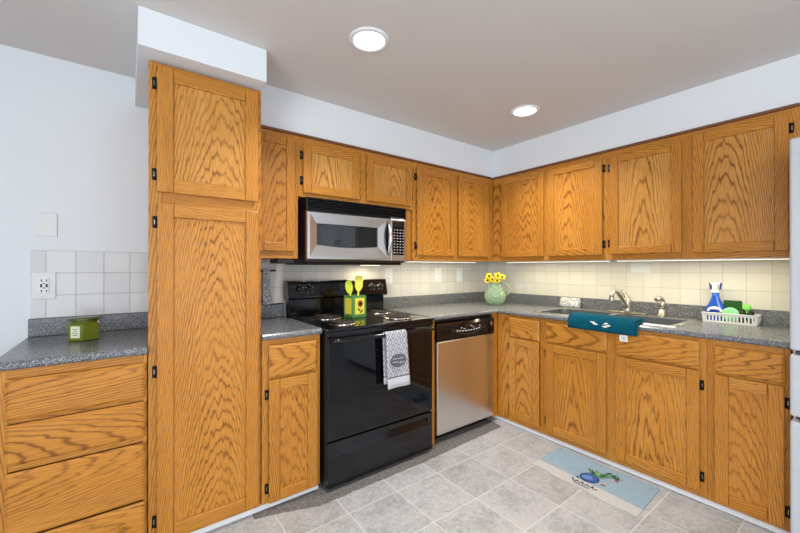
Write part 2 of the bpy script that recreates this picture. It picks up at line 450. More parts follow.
# left drawer cabinet
base_cab('drawer_cabinet', 'oak cabinet of four wide drawers at far left below the green candle jar', ID, -3.432, -2.990,
         [(-3.432, -3.408), (-3.003, -2.990)], [(0.034, 0.06), (0.845, 0.880), (0.680, 0.70), (0.505, 0.533), (0.255, 0.27)], [],
         [(-3.413, -2.998, 0.698, 0.8465), (-3.413, -2.998, 0.532, 0.681), (-3.413, -2.998, 0.263, 0.505), (-3.413, -2.998, 0.056, 0.255)])
# pantry
t = thing('pantry_cabinet', 'tall oak pantry cabinet with two stacked doors under its own white soffit', 'cabinet', (-2.75, -0.3, 0), 'tall oak cabinets')
b = MB(); ST = [(-2.986, -2.935), (-2.550, -2.511)]
frame(b, -2.986, -2.511, 0.034, 2.160, YB, 0.018, ST, rails_between(ST, [(0.034, 0.08), (1.53, 1.60), (2.10, 2.16)]))
b.board(-2.955, -2.945, YB+0.0185, -0.012, 0.034, 2.160, 'z', 0.0); b.board(-2.521, -2.511, YB+0.0185, -0.012, 0.034, 2.160, 'z', 0.0)
b.box(-2.9445, -2.5215, YB+0.019, -0.012, 0.034, 2.159, GAP); b.box(-2.985, -2.512, -0.577, -0.55, 0.0014, 0.0335, BROWNB); b.box(-2.985, -2.512, -0.05, -0.03, 0.0014, 0.0335, BROWNB)
b.build('body', t)
door(t, ID, -2.957, -2.529, 1.588, 2.143, YB-0.0008, -1, 0.062, (1.665, 2.064), True)
door(t, ID, -2.955, -2.525, 0.052, 1.540, YB-0.0008, -1, 0.062, (0.144, 0.799, 1.455))
# base cabinet between pantry and range
base_cab('base_cabinet', 'narrow oak base cabinet with one drawer and door between pantry and black range', ID, -2.506, -2.186,
         [(-2.506, -2.470), (-2.212, -2.186)], [(0.034, 0.06), (0.665, 0.70), (0.846, 0.880)],
         [(-2.474, -2.207, 0.038, 0.672, -1)], [(-2.474, -2.209, 0.685, 0.850)])
# filler panel beside the dishwasher
m = MB(); m.board(-1.352, -1.312, -0.612, -0.02, 0.0014, 0.880, 'z', 0.001); tag(m.build('end_panel'), 'thin upright oak strip between black range and dishwasher', 'panel')
# corner + right run
base_cab('base_cabinet', 'oak corner base cabinet with a small drawer and narrow door beside dishwasher', RIGHT, 0.615, 1.026,
         [(0.615, 0.742), (0.998, 1.026)], [(0.034, 0.085), (0.70, 0.712), (0.858, 0.880)],
         [(0.738, 1.002, 0.075, 0.702, -1)], [(0.738, 1.002, 0.708, 0.862)], carc_top=0.68)
m = MB(); m.board(-0.680, -0.614, YB, YB+0.018, 0.034, 0.880, 'z', 0.001); tag(m.build('corner_filler'), 'narrow oak filler strip in the inner corner beside the dishwasher', 'panel')
base_cab('sink_cabinet', 'wide oak sink cabinet with two doors below the teal towel', RIGHT, 1.027, 1.968,
         [(1.027, 1.058), (1.460, 1.530), (1.934, 1.968)], [(0.034, 0.09), (0.70, 0.725), (0.855, 0.880)],
         [(1.054, 1.468, 0.068, 0.706, -1), (1.524, 1.940, 0.070, 0.706, 1)], [(1.054, 1.471, 0.717, 0.860), (1.524, 1.938, 0.717, 0.862)], carc_top=0.68)
base_cab('base_cabinet', 'oak base cabinet with one drawer and door beside the pale refrigerator', RIGHT, 1.969, 2.272,
         [(1.969, 2.005), (2.248, 2.272)], [(0.034, 0.07), (0.69, 0.72), (0.845, 0.880)],
         [(2.001, 2.253, 0.052, 0.703, 1)], [(2.001, 2.255, 0.715, 0.850)])
# wall cabinets
YU = -0.381
def wall_cab(label, T, x0, x1, z0, stiles, doors, z1=2.060, pale=False):
    c = T @ Vector(((x0+x1)/2, -0.19, z0))
    t = thing('wall_cabinet', label, 'cabinet', c, 'oak wall cabinets')
    b = MB(T)
    frame(b, x0, x1, z0, z1, YU, 0.018, stiles, rails_between(stiles, [(z0, z0+0.045), (z1-0.045, z1)]))
    b.box(x0+0.0005, x1-0.0005, YU+0.0185, -0.012, z0+0.002, z1, OAK)
    b.build('body', t)
    cr = MB(T); cr.box(x0, x1, YU-0.010, YU+0.02, z1+0.0005, ZT-0.0008, TRIMBR, 0.002); cr.build('crown_strip', t)
    for d in doors: door(t, T, *d[:4], YU-0.0008, d[4], d[5] if len(d) > 5 else 0.052, None, pale)
    return t
wall_cab('oak wall cabinet with one tall door between pantry and microwave', ID, -2.508, -2.226, 1.310, [(-2.508, -2.475), (-2.258, -2.226)], [(-2.487, -2.250, 1.352, 2.034, -1)])
wall_cab('short oak wall cabinet with two doors directly above the microwave', ID, -2.225, -1.327, 1.692, [(-2.225, -2.185), (-1.810, -1.735), (-1.352, -1.327)],
         [(-2.197, -1.799, 1.716, 2.022, -1), (-1.743, -1.342, 1.717, 2.034, 1)], pale=True)
wall_cab('oak wall cabinet with two tall doors between microwave and corner', ID, -1.326, -0.420, 1.310, [(-1.326, -1.280), (-0.898, -0.834), (-0.475, -0.420)],
         [(-1.294, -0.886, 1.348, 2.024, -1), (-0.846, -0.464, 1.350, 2.030, 1)])
m = MB(); m.board(-0.4195, -0.383, YU, YU+0.018, 1.310, 2.060, 'z', 0.001); tag(m.build('corner_filler'), 'narrow oak filler strip in the upper corner between the two wall cabinet runs', 'panel')
wall_cab('oak wall cabinet with two doors in the corner behind the flowers, left of the sink', RIGHT, 0.384, 1.368, 1.310, [(0.384, 0.495), (0.885, 0.945), (1.335, 1.368)],
         [(0.485, 0.896, 1.346, 2.034, -1), (0.932, 1.344, 1.344, 2.026, 1)])
wall_cab('oak wall cabinet with two wide doors above the sink and dish basket', RIGHT, 1.369, 2.280, 1.310, [(1.369, 1.405), (1.788, 1.866), (2.236, 2.280)],
         [(1.395, 1.799, 1.346, 2.020, -1), (1.854, 2.244, 1.342, 2.034, 1)], pale=True)

# ------------------------------------------------------------------ countertops
ZC = 0.914
PROF = [(0.0, 0.8815), (0.0, ZC), (0.09, ZC), (0.545, ZC), (0.618, ZC), (0.627, ZC-0.0025), (0.633, ZC-0.009), (0.635, ZC-0.017), (0.633, ZC-0.025), (0.627, ZC-0.031), (0.618, 0.8815)]
def counter(label, T, x0, x1, group=None, xin=None, corner=False):
    if not corner:
        t = thing('countertop', label, 'countertop', T @ Vector(((x0+x1)/2, -0.3, ZC-0.03)), 'speckled countertops')
        m = MB(T); m.prism([(-d-0.002, z) for d, z in PROF], x0, x1, LAM, 'x', smooth=False)
        if xin: m.box(x1, xin, -0.588, -0.002, 0.8815, ZC, LAM)
        m.build('worktop', t)
        m = MB(T); m.box(x0, xin or x1, -0.022, -0.002, ZC+0.0003, 1.0025, LAM, 0.003, 2); m.build('backsplash_strip', t)
    return t
counter('grey speckled countertop at far left with the green candle jar on it', ID, -3.448, -2.990, None, -2.957)
counter('small grey speckled countertop between pantry and range', ID, -2.508, -2.183)
# L-shaped one with a hole for the sink
SY0, SY1 = -0.935, -1.790
t = thing('countertop', 'L-shaped grey speckled countertop running through the corner to refrigerator', 'countertop', (-0.3, -1.0, ZC-0.03), 'speckled countertops')
vs = []; fs = []; n = len(PROF)
for d, z in PROF:
    d += 0.002
    for p in [(-1.368, -d), (-d, -d), (-d, SY0), (-d, SY1), (-d, -2.276)]: vs.append((p[0], p[1], z))
S = 5
for i in range(n):
    j = (i+1) % n
    for k in range(S-1):
        if k == 2 and i in (2, n-1): continue
        fs.append((i*S+k, j*S+k, j*S+k+1, i*S+k+1))
fs.append(tuple(i*S for i in range(n))); fs.append(tuple(i*S+S-1 for i in range(n)))
m = MB(); m.add(vs, fs, LAM); m.build('worktop', t)
vs = []; fs = []
pr = [(0.002, ZC+0.0003), (0.002, 1.0025), (0.019, 1.0025), (0.022, 0.9995), (0.022, ZC+0.0003)]
for d, z in pr:
    for p in [(-1.380, -d), (-d, -d), (-d, -2.276)]: vs.append((p[0], p[1], z))
for i in range(5):
    j = (i+1) % 5
    for k in range(2): fs.append((i*3+k, j*3+k, j*3+k+1, i*3+k+1))
fs.append(tuple(i*3 for i in range(5))); fs.append(tuple(i*3+2 for i in range(5)))
m = MB(); m.add(vs, fs, LAM); m.build('backsplash_strip', t)

# ------------------------------------------------------------------ range
t = thing('electric_range', 'black electric range with coil burners and grey dish towel on its door', 'stove', (-1.78, -0.35, 0))
m = MB(); m.box(-2.170, -1.390, -0.655, -0.025, 0.035, 0.8955, BLACKP, 0.003)
m.box(-2.172, -1.388, -0.684, -0.6555, 0.862, 0.8955, BLACKG, 0.006, 2); m.build('body', t)
m = MB(); m.box(-2.178, -1.384, -0.690, -0.085, 0.896, 0.914, BLACKG, 0.006, 3); m.build('cooktop', t)
m = MB(); m.lathe((-1.78, -0.6848, 0.880), [(0.013, 0), (0.013, 0.0025), (0.010, 0.0025)], IRON, 20, Matrix.Translation((-1.78, -0.6848, 0.880)) @ Matrix.Rotation(PI/2, 4, 'X') @ Matrix.Translation((1.78, 0.6848, -0.880)))
m.build('badge', t)
for bx, by, R in ((-1.975, -0.250, 0.105), (-2.003, -0.545, 0.082), (-1.535, -0.240, 0.082), (-1.565, -0.515, 0.105)):
    m = MB(); m.lathe((bx, by, 0.9142), [(R-0.045, 0.0005), (R-0.02, 0.0008), (R-0.008, 0.004), (R-0.002, 0.006), (R+0.004, 0.004), (R+0.006, 0.0)], CHROME, 40)
    br = m.build('burner', t)
    pts = []; nt = 4 if R > 0.09 else 3
    for i in range(nt*26+1):
        a = 2*PI*i/26; r = 0.018+(R-0.030)*i/(nt*26); pts.append((bx+r*math.cos(a), by+r*math.sin(a), 0.9255))
    m = MB(); m.tube(pts, 0.0052, COIL, 8)
    for k in range(3):
        a = 2*PI*k/3+0.4; m.tube([(bx, by, 0.9195), (bx+(R-0.012)*math.cos(a), by+(R-0.012)*math.sin(a), 0.9195)], 0.0022, CHROME, 6)
    m.build('coil', br)
m = MB(); m.box(-2.172, -1.388, -0.082, -0.026, 0.8958, 1.034, BLACKG, 0.003)
con = [(-0.026, 1.0345), (-0.098, 1.0345), (-0.112, 1.044), (-0.112, 1.054), (-0.088, 1.152), (-0.080, 1.163), (-0.026, 1.163)]
m.prism(con, -2.188, -1.372, BLACKG, 'x')
m.tube([(-2.186, -0.0850, 1.1600), (-1.374, -0.0850, 1.1600)], 0.0022, CHROME, 6)
bg = m.build('backguard', t)
tilt = math.atan2(0.024, 0.098)
for kx in (-2.106, -2.031, -1.511, -1.435):
    M = Matrix.Translation((kx, -0.1005, 1.106)) @ Matrix.Rotation(PI/2-tilt, 4, 'X')
    m = MB(); m.lathe((0, 0, 0), [(0.027, 0.0), (0.027, 0.002), (0.020, 0.004), (0.018, 0.018), (0.015, 0.020)], BLACKP, 22, M)
    m.box(-0.003, 0.003, -0.016, 0.016, 0.020, 0.026, BLACKP, 0.001, 1, M)
    for a in range(5):
        an = PI*0.5+a*2*PI/5; m.box(0.028*math.cos(an)-0.0022, 0.028*math.cos(an)+0.0022, 0.028*math.sin(an)-0.0022, 0.028*math.sin(an)+0.0022, 0.0005, 0.0026, MARK, 0, 1, M)
    m.build('knob', bg)
M = Matrix.Translation((-1.845, -0.1008, 1.106)) @ Matrix.Rotation(PI/2-tilt, 4, 'X')
m = MB(); m.prism([(-0.115, -0.022), (0.115, -0.022), (0.090, 0.024), (-0.090, 0.024)], -0.001, 0.003, GLASSB, 'z', M)
m.build('display', bg)
m = MB(); m.box(-2.168, -1.392, -0.680, -0.6565, 0.284, 0.8595, BLACKG, 0.006, 3); dr = m.build('oven_door', t)
m = MB(); m.box(-2.158, -1.402, -0.6835, -0.6803, 0.296, 0.838, GLASSB, 0.0015, 2); m.build('oven_glass', dr)
m = MB(); m.tube([(-2.150, -0.681, 0.842), (-2.150, -0.708, 0.847), (-2.140, -0.722, 0.849), (-2.10, -0.726, 0.849), (-1.78, -0.728, 0.849), (-1.46, -0.726, 0.849), (-1.42, -0.722, 0.849), (-1.410, -0.708, 0.847), (-1.410, -0.681, 0.842)], 0.013, BLACKG, 14)
m.build('handle', dr)
m = MB()
m.box(-2.168, -1.392, -0.678, -0.6565, 0.022, 0.196, BLACKG, 0.004, 2); m.box(-2.168, -1.392, -0.678, -0.6565, 0.243, 0.274, BLACKG, 0.004, 2)
m.box(-2.168, -2.130, -0.678, -0.6565, 0.1945, 0.2445, BLACKG, 0.002); m.box(-1.430, -1.392, -0.678, -0.6565, 0.1945, 0.2445, BLACKG, 0.002)
m.prism([(-0.678, 0.1955), (-0.6565, 0.2435), (-0.6560, 0.2435), (-0.6560, 0.1955)], -2.130, -1.430, BLACKG, 'x')
m.build('storage_drawer', t)
for fx, fy in ((-2.13, -0.62), (-1.43, -0.62), (-2.13, -0.08), (-1.43, -0.08)):
    m = MB(); m.cyl((fx, fy, 0.0013), 0.018, 0.034, BLACKP, n=12); m.build('foot', t)

# dish towel over the oven handle
def towel_mat():
    m, b = new_mat('grey_patterned_towel'); a, l, s = sep(grain())
    u = a*24.0; v = l*24.0
    d = m_('ABSOLUTE', m_('FRACT', u+v*0.62)-0.5); e = m_('ABSOLUTE', m_('FRACT', u-v*0.62)-0.5)
    lat = m_('LESS_THAN', m_('MINIMUM', d, e), 0.085)
    dot = m_('MULTIPLY', m_('GREATER_THAN', d, 0.34), m_('GREATER_THAN', e, 0.34))
    pat = m_('MAXIMUM', lat, dot)
    band = m_('LESS_THAN', l, 0.590)
    line = m_('MULTIPLY', m_('GREATER_THAN', l, 0.586), m_('LESS_THAN', l, 0.594))
    col = mix(pat, srgb(140, 140, 147), srgb(196, 196, 202)); col = mix(band, col, srgb(200, 200, 204)); col = mix(line, col, srgb(96, 96, 104))
    put(b, 'Base Color', col); put(b, 'Roughness', 0.9); put(b, 'Normal', bump(noise(vec(a*500, l*500, s), 1, 2), 0.25, 0.001)); return m
TOW = towel_mat()
OVAL = plain('grey_oval_print', srgb(92, 92, 102), 0.9)
def drape(mb, x0, x1, x0b, x1b, prof, thick, mat, nx=10, wob=0.003, skew=0.0):
    # prof: polyline (y,z) from front hem over the bar to back hem; x interpolated by height
    n = len(prof); vs = []; fs = []; g = []
    zt = max(p[1] for p in prof); zb = min(p[1] for p in prof)
    nor = []
    for i in range(n):
        a = Vector((prof[max(i-1, 0)][0], prof[max(i-1, 0)][1])); b = Vector((prof[min(i+1, n-1)][0], prof[min(i+1, n-1)][1]))
        d = (b-a).normalized(); nor.append((d.y, -d.x))
    for side in (0, 1):
        for i, (y, z) in enumerate(prof):
            f = (zt-z)/(zt-zb)
            for k in range(nx+1):
                q = k/nx; xa = x0+(x0b-x0)*f; xb = x1+(x1b-x1)*f; x = xa+(xb-xa)*q
                wv = wob*f*math.sin(q*8+1.0)
                yy = y + nor[i][0]*(thick*side) - wv*(1 if i < n/2 else -1); zz = z+nor[i][1]*(thick*side)
                vs.append((x, yy, zz)); g.append((x, zz, yy))
    W = nx+1
    for side in (0, 1):
        o = side*n*W
        for i in range(n-1):
            for k in range(nx): fs.append((o+i*W+k, o+i*W+k+1, o+(i+1)*W+k+1, o+(i+1)*W+k))
    o = n*W
    for i in range(n-1): fs.append((i*W, (i+1)*W, o+(i+1)*W, o+i*W)); fs.append((i*W+nx, (i+1)*W+nx, o+(i+1)*W+nx, o+i*W+nx))
    for k in range(nx): fs.append((k, k+1, o+k+1, o+k)); fs.append(((n-1)*W+k, (n-1)*W+k+1, o+(n-1)*W+k+1, o+(n-1)*W+k))
    mb.add(vs, fs, mat, g, True)
front = [(-0.7435, 0.525+0.0295*i) for i in range(12)]
arc = [(-0.7275-0.0165*math.cos(a), 0.849+0.0165*math.sin(a)) for a in [PI*k/8 for k in range(1, 8)]]
back = [(-0.7110, 0.845-0.03*i) for i in range(11)]
m = MB(); drape(m, -1.824, -1.668, -1.810, -1.640, front+arc+back, -0.0035, TOW)
ell = [(-1.736+0.060*math.cos(2*PI*k/30), 0.690+0.040*math.sin(2*PI*k/30)) for k in range(30)]
m.prism(ell, -0.7525, -0.7510, OVAL, 'y')
def scribble(mb, x0, x1, z, amp, y, mat, r=0.0013, n=26, ph=0.0, lift=None):
    pts = []
    for i in range(n+1):
        q = i/n; zz = z+amp*math.sin(q*n*1.25+ph)*(0.6+0.4*math.sin(q*9+ph*2)); pts.append((x0+(x1-x0)*q+amp*0.5*math.cos(q*n*1.25+ph), y, zz))
    mb.tube(pts, r, mat, 5)
scribble(m, -1.779, -1.699, 0.703, 0.006, -0.7530, MARK); scribble(m, -1.779, -1.744, 0.683, 0.005, -0.7530, MARK, ph=1.0, n=14); scribble(m, -1.735, -1.693, 0.677, 0.010, -0.7530, MARK, ph=2.0, n=14)
tag(m.build('dish_towel'), 'grey and white patterned dish towel hanging over the oven door handle', 'towel')

# utensil holder on the cooktop
GREENP = plain('green_painted_wood', srgb(84, 138, 66), 0.45); YEL = plain('yellow_paint', srgb(236, 222, 70), 0.5)
LIME = plain('lime_silicone', srgb(212, 222, 66), 0.4); LIME2 = plain('yellow_silicone', srgb(232, 226, 92), 0.4)
RUST = plain('rust_paint', srgb(150, 70, 40), 0.6); LEAFD = plain('dark_green_paint', srgb(48, 84, 36), 0.6)
HC = (-1.790, -0.318); MH = Matrix.Translation((HC[0], HC[1], 0.9147)) @ Matrix.Rotation(math.radians(5), 4, 'Z')
t = thing('utensil_holder', 'green and yellow square utensil holder with painted sunflower on the cooktop', 'utensil holder', (HC[0], HC[1], 0.9147))
m = MB(); hw = 0.056; HH = 0.148
for s in (-1, 1):
    m.box(-hw, hw, s*hw-(0.008 if s > 0 else 0), s*hw+(0.008 if s < 0 else 0), 0, HH, GREENP, 0.002, 1, MH)
    m.box(s*hw-(0.008 if s > 0 else 0), s*hw+(0.008 if s < 0 else 0), -hw+0.0081, hw-0.0081, 0, HH, GREENP, 0.002, 1, MH)
m.box(-hw+0.009, hw-0.009, -hw+0.009, hw-0.009, 0.0, 0.006, GREENP, 0, 1, MH)
m.build('box', t)
for k in range(4):
    MF = MH @ Matrix.Rotation(k*PI/2, 4, 'Z')
    m = MB(); m.box(-0.038, 0.038, -hw-0.0012, -hw-0.0001, 0.022, HH-0.016, YEL, 0, 1, MF)
    if k == 0:
        for q in range(10):
            a = 2*PI*q/10; cx, cz = 0.004+0.017*math.cos(a), 0.094+0.017*math.sin(a)
            m.prism([(cx+0.009*math.cos(a+b_), cz+0.009*math.sin(a+b_)*1.0) for b_ in (0, 1.9, PI, 4.4)], -hw-0.0022, -hw-0.0013, RUST, 'y', MF)
        m.prism([(0.004+0.010*math.cos(2*PI*q/14), 0.094+0.010*math.sin(2*PI*q/14)) for q in range(14)], -hw-0.003, -hw-0.0023, IRON, 'y', MF)
        m.box(0.002, 0.005, -hw-0.002, -hw-0.0013, 0.026, 0.08, LEAFD, 0, 1, MF)
        for sx, bz in ((-1, 0.052), (1, 0.040)):
            m.prism([(0.004, bz-0.012), (0.004+sx*0.014, bz-0.006), (0.004+sx*0.026, bz+0.014), (0.004+sx*0.008, bz+0.008)], -hw-0.002, -hw-0.0013, LEAFD, 'y', MF)
    m.build('painted_panel', t)
# spatula and scraper standing in it
def spat(name, label, M, handle, blade, mat, z0=-0.016):
    t = thing(name, label, 'utensil', M.translation, 'kitchen utensils in the green holder')
    m = MB(); m.tube([(0, 0, z0), (0, 0, 0.085), (0, 0, handle)], 0.006, mat, 10, M=M); m.build('handle', t)
    m = MB(); b = bmesh.new(); vs = [b.verts.new((x, -0.0045, z)) for x, z in blade]; f = b.faces.new(vs)
    r = bmesh.ops.extrude_face_region(b, geom=[f])
    for v in r['geom']:
        if isinstance(v, bmesh.types.BMVert): v.co.y += 0.009
    bmesh.ops.bevel(b, geom=b.edges[:], offset=0.0022, segments=2, affect='EDGES'); m.bm(b, mat, None, False, M); m.build('blade', t)
    return t
Ms = Matrix.Translation((HC[0]+0.012, HC[1]-0.008, 0.942)) @ Matrix.Rotation(math.radians(4), 4, 'Y')
spat('spatula', 'yellow wide-bladed spatula standing upright in the green utensil holder', Ms, 0.158,
     [(-0.014, 0.150), (0.014, 0.150), (0.030, 0.178), (0.031, 0.245), (0.022, 0.258), (-0.022, 0.258), (-0.031, 0.245), (-0.030, 0.178)], LIME2)
Ml = Matrix.Translation((HC[0]-0.006, HC[1]+0.010, 0.934)) @ Matrix.Rotation(math.radians(-11), 4, 'Y')
spat('spoon', 'lime green slotted spoon leaning left in the green utensil holder', Ml, 0.150,
     [(-0.010, 0.142), (0.010, 0.142), (0.026, 0.165), (0.030, 0.195), (0.024, 0.225), (0.008, 0.240), (-0.010, 0.238), (-0.024, 0.222), (-0.029, 0.192), (-0.024, 0.165)], LIME)

# ------------------------------------------------------------------ microwave
t = thing('microwave', 'stainless steel over-the-range microwave with black vent grille and keypad', 'microwave', (-1.80, -0.2, 1.276))
m = MB(); m.box(-2.186, -1.422, -0.398, -0.012, 1.290, 1.690, BROWNB, 0.002); m.box(-2.17, -1.44, -0.385, -0.02, 1.274, 1.2898, IRON, 0.002); m.build('body', t)
m = MB(); m.box(-2.187, -1.421, -0.405, -0.3985, 1.606, 1.689, BLACKP)
for k in range(5):
    z = 1.612+k*0.0148; m.prism([(-0.4055, z), (-0.4185, z), (-0.4215, z+0.0025), (-0.413, z+0.0085), (-0.4055, z+0.0085)], -2.178, -1.430, BLACKG, 'x')
m.box(-2.187, -2.1785, -0.421, -0.4055, 1.606, 1.689, BLACKP); m.box(-1.4295, -1.421, -0.421, -0.4055, 1.606, 1.689, BLACKP); m.box(-2.178, -1.430, -0.4185, -0.4055, 1.6845, 1.689, BLACKP)
m.build('vent_grille', t)
# door: sloping steel surround with an arched-bottom window
m = MB(); X0, X1, Z0, Z1 = -2.188, -1.561, 1.304, 1.6045; n = 12
def ring(x0, x1, z0, z1, y, arch):
    p = [(x0+(x1-x0)*i/n, y, z0-arch*math.sin(PI*i/n)) for i in range(n+1)]
    return p + [(x1+(x0-x1)*i/n, y, z1) for i in range(n+1)]
R = [ring(X0, X1, Z0, Z1, -0.399, 0), ring(X0, X1, Z0, Z1, -0.416, 0), ring(X0+0.006, X1-0.006, Z0+0.006, Z1-0.006, -0.424, 0), ring(X0+0.022, X1-0.022, Z0+0.020, Z1-0.012, -0.4245, 0),
     ring(-2.117, -1.662, 1.397, 1.532, -0.4125, 0.013), ring(-2.115, -1.664, 1.399, 1.530, -0.406, 0.013)]
vs = [p for r in R for p in r]; L = len(R[0]); fs = []
for k in range(len(R)-1):
    for i in range(L): fs.append((k*L+i, k*L+(i+1) % L, (k+1)*L+(i+1) % L, (k+1)*L+i))
m.add(vs, fs, STEEL); d = m.build('door', t)
wr = ring(-2.1145, -1.6645, 1.3995, 1.5295, 0, 0.013)
m = MB(); m.prism([(p[0], p[2]) for p in wr], -0.4062, -0.4008, GLASSM, 'y'); m.build('window', d)
def lens(w, h, cx, cz, n=16): return [(cx+w*math.sin(PI*i/n), cz-h+2*h*i/n) for i in range(n)] + [(cx-w*math.sin(PI*i/n), cz+h-2*h*i/n) for i in range(n)]
m = MB(); m.prism(lens(0.026, 0.124, -1.589, 1.463), -0.4345, -0.4248, BLACKG, 'y')
pts = [(-1.589+0.0, -0.436-0.030*math.sin(PI*i/14), 1.463-0.112+0.224*i/14) for i in range(15)]
m.tube(pts, 0.010, STEEL, 12, radii=[0.004+0.010*math.sin(PI*i/14) for i in range(15)]); m.build('handle', d)
m = MB(); m.box(-1.5585, -1.424, -0.423, -0.3985, 1.304, 1.6045, STEEL, 0.004, 2); cp = m.build('control_panel', t)
m = MB(); m.box(-1.545, -1.438, -0.4265, -0.4232, 1.345, 1.588, BLACKG, 0.002)
m.box(-1.535, -1.448, -0.4272, -0.4266, 1.552, 1.578, GLASSM)
for r in range(9):
    for c in range(4):
        x = -1.530+c*0.0265; z = 1.362+r*0.0205
        m.box(x-0.006, x+0.006, -0.4272, -0.4266, z-0.0022, z+0.0022, MARK if (r+c) % 3 else WHITEP)
m.build('keypad', cp)
m = MB(); m.box(-1.62, -1.50, -0.20, -0.10, 1.268, 1.2738, STRIP, 0.002); m.build('lamp_lens', t, 'lit lamp lens')
d = bpy.data.lights.new('hood_lamp', 'AREA'); d.size = 0.1; d.energy = 1.6; d.color = (1.0, 0.78, 0.5)
o = bpy.data.objects.new('hood_lamp', d); COL.objects.link(o); o.location = (-1.56, -0.15, 1.262)
m = MB(); m.board(-1.415, -1.329, -0.365, -0.347, 1.312, 1.690, 'z', 0.001); tag(m.build('filler_panel'), 'oak filler strip in the gap right of the microwave', 'panel')

# ------------------------------------------------------------------ dishwasher
t = thing('dishwasher', 'stainless steel dishwasher with black control panel below the corner countertop', 'dishwasher', (-0.994, -0.3, 0))
m = MB(); m.box(-1.306, -0.683, -0.600, -0.03, 0.07, 0.872, BLACKP); m.box(-1.30, -0.69, -0.56, -0.05, 0.0014, 0.0698, BLACKP); m.build('tub', t)
m = MB(); m.box(-1.304, -0.685, -0.632, -0.6005, 0.062, 0.724, STEELV, 0.005, 2); m.build('door', t)
m = MB(); m.prism([(-0.6005, 0.727), (-0.634, 0.727), (-0.636, 0.732), (-0.634, 0.835), (-0.622, 0.853), (-0.6005, 0.864)], -1.304, -0.685, BLACKG, 'x'); cp = m.build('control_panel', t)
m = MB(); m.box(-1.262, -1.170, -0.6362, -0.6352, 0.772, 0.808, IRON, 0.0004)
pts = [(-1.16+0.36*i/16, -0.6362, 0.752+0.050*((i/8-1)**2)) for i in range(17)]
m.tube(pts, 0.0012, GASKET, 5)
for k in range(9): m.box(-1.105+k*0.030-0.008, -1.105+k*0.030+0.008, -0.6364, -0.6354, 0.776+0.008*((k/4-1)**2), 0.784+0.008*((k/4-1)**2), MARK)
for x, z in ((-1.06, 0.806), (-1.03, 0.797), (-0.955, 0.812), (-0.93, 0.800), (-0.86, 0.806)): m.box(x-0.010, x+0.010, -0.6364, -0.6354, z-0.002, z+0.002, MARK)
m.box(-1.01, -0.94, -0.6362, -0.6352, 0.812, 0.828, GLASSM)
m.build('button_row', cp)
m = MB(); m.cyl((-0.722, -0.6375, 0.808), 0.014, 0.0025, CHROME, 'y', 20); m.build('badge', cp)

# ------------------------------------------------------------------ refrigerator
t = thing('refrigerator', 'pale grey refrigerator at the right edge of the kitchen beside oak cabinets', 'refrigerator', (-0.4, -2.72, 0))
m = MB(); m.box(-0.690, -0.03, -3.150, -2.286, 0.045, 1.806, FRIDGE, 0.004); m.box(-0.70, -0.6905, -3.14, -2.296, 0.06, 1.80, GASKET); m.box(-0.68, -0.05, -3.13, -2.31, 0.0005, 0.0448, GASKET); m.build('body', t)
for a, b_, lab in ((-2.721, -2.284, 1), (-3.152, -2.7245, -1)):
    m = MB(); m.box(-0.762, -0.7005, a, b_, 0.898, 1.816, FRIDGE, 0.010, 3); d = m.build('door', t)
    m = MB(); yy = -2.690 if lab > 0 else -2.755
    m.tube([(-0.762, yy, 0.98), (-0.805, yy, 0.99), (-0.815, yy, 1.05), (-0.815, yy, 1.55), (-0.805, yy, 1.61), (-0.762, yy, 1.62)], 0.011, NICKEL, 10); m.build('handle', d)
for z0, z1 in ((0.614, 0.880), (0.06, 0.592)):
    m = MB(); m.box(-0.762, -0.7005, -3.152, -2.284, z0, z1, FRIDGE, 0.010, 3); d = m.build('drawer', t)
    m = MB(); m.box(-0.772, -0.715, -3.10, -2.335, z1+0.0005, z1+0.008, FRIDGE, 0.003); m.build('handle', d)
for z in (0.8812,): 
    m = MB(); m.box(-0.755, -0.66, -2.345, -2.300, z, z+0.012, GASKET, 0.003); m.build('hinge_cover', t)

# ------------------------------------------------------------------ ceiling and under-cabinet lights
for (cx, cy), lab in zip(CANS, ('round recessed ceiling light nearer the pantry, left one of two', 'round recessed ceiling light nearer the sink, right one of two')):
    t = thing('recessed_light', lab, 'ceiling light', (cx, cy, H), 'recessed ceiling lights')
    m = MB(); m.lathe((cx, cy, H), [(0.072, -0.0005), (0.094, -0.0005), (0.094, -0.004), (0.086, -0.008), (0.074, -0.008), (0.072, -0.004)], TRIMW, 48, caps=False)
    m.lathe((cx, cy, H), [(0.072, -0.004), (0.072, -0.0005)], TRIMW, 48, caps=False); m.build('trim_ring', t)
    m = MB(); m.lathe((cx, cy, H), [(0.0715, -0.0010), (0.0715, -0.0042), (0.05, -0.006)], LAMP, 48); m.build('diffuser', t)
def strip(label, T, x0, x1, y, power):
    c = T @ Vector(((x0+x1)/2, y, 1.308))
    t = thing('strip_light', label, 'light', c, 'under-cabinet strip lights')
    m = MB(T); m.box(x0, x1, y-0.016, y+0.016, 1.3015, 1.3092, WHITEP, 0.001); m.build('housing', t)
    m = MB(T); m.box(x0+0.004, x1-0.004, y-0.013, y+0.013, 1.2985, 1.3013, STRIP); m.build('lens', t)
    d = bpy.data.lights.new('strip_lamp', 'AREA'); d.shape = 'RECTANGLE'; d.size = (x1-x0)*0.96; d.size_y = 0.02; d.energy = power*1.4; d.color = (1.0, 0.92, 0.62)
    o = bpy.data.objects.new('strip_lamp', d); COL.objects.link(o); o.location = T @ Vector(((x0+x1)/2, y, 1.2975))
    o.rotation_euler = (0, 0, -PI/2 if T is RIGHT else 0)
strip('glowing strip light under the oak wall cabinet right of the microwave', ID, -1.30, -0.50, -0.27, 3.0)
strip('glowing strip light under the corner wall cabinet above the flowers', RIGHT, 0.45, 1.34, -0.27, 3.4)
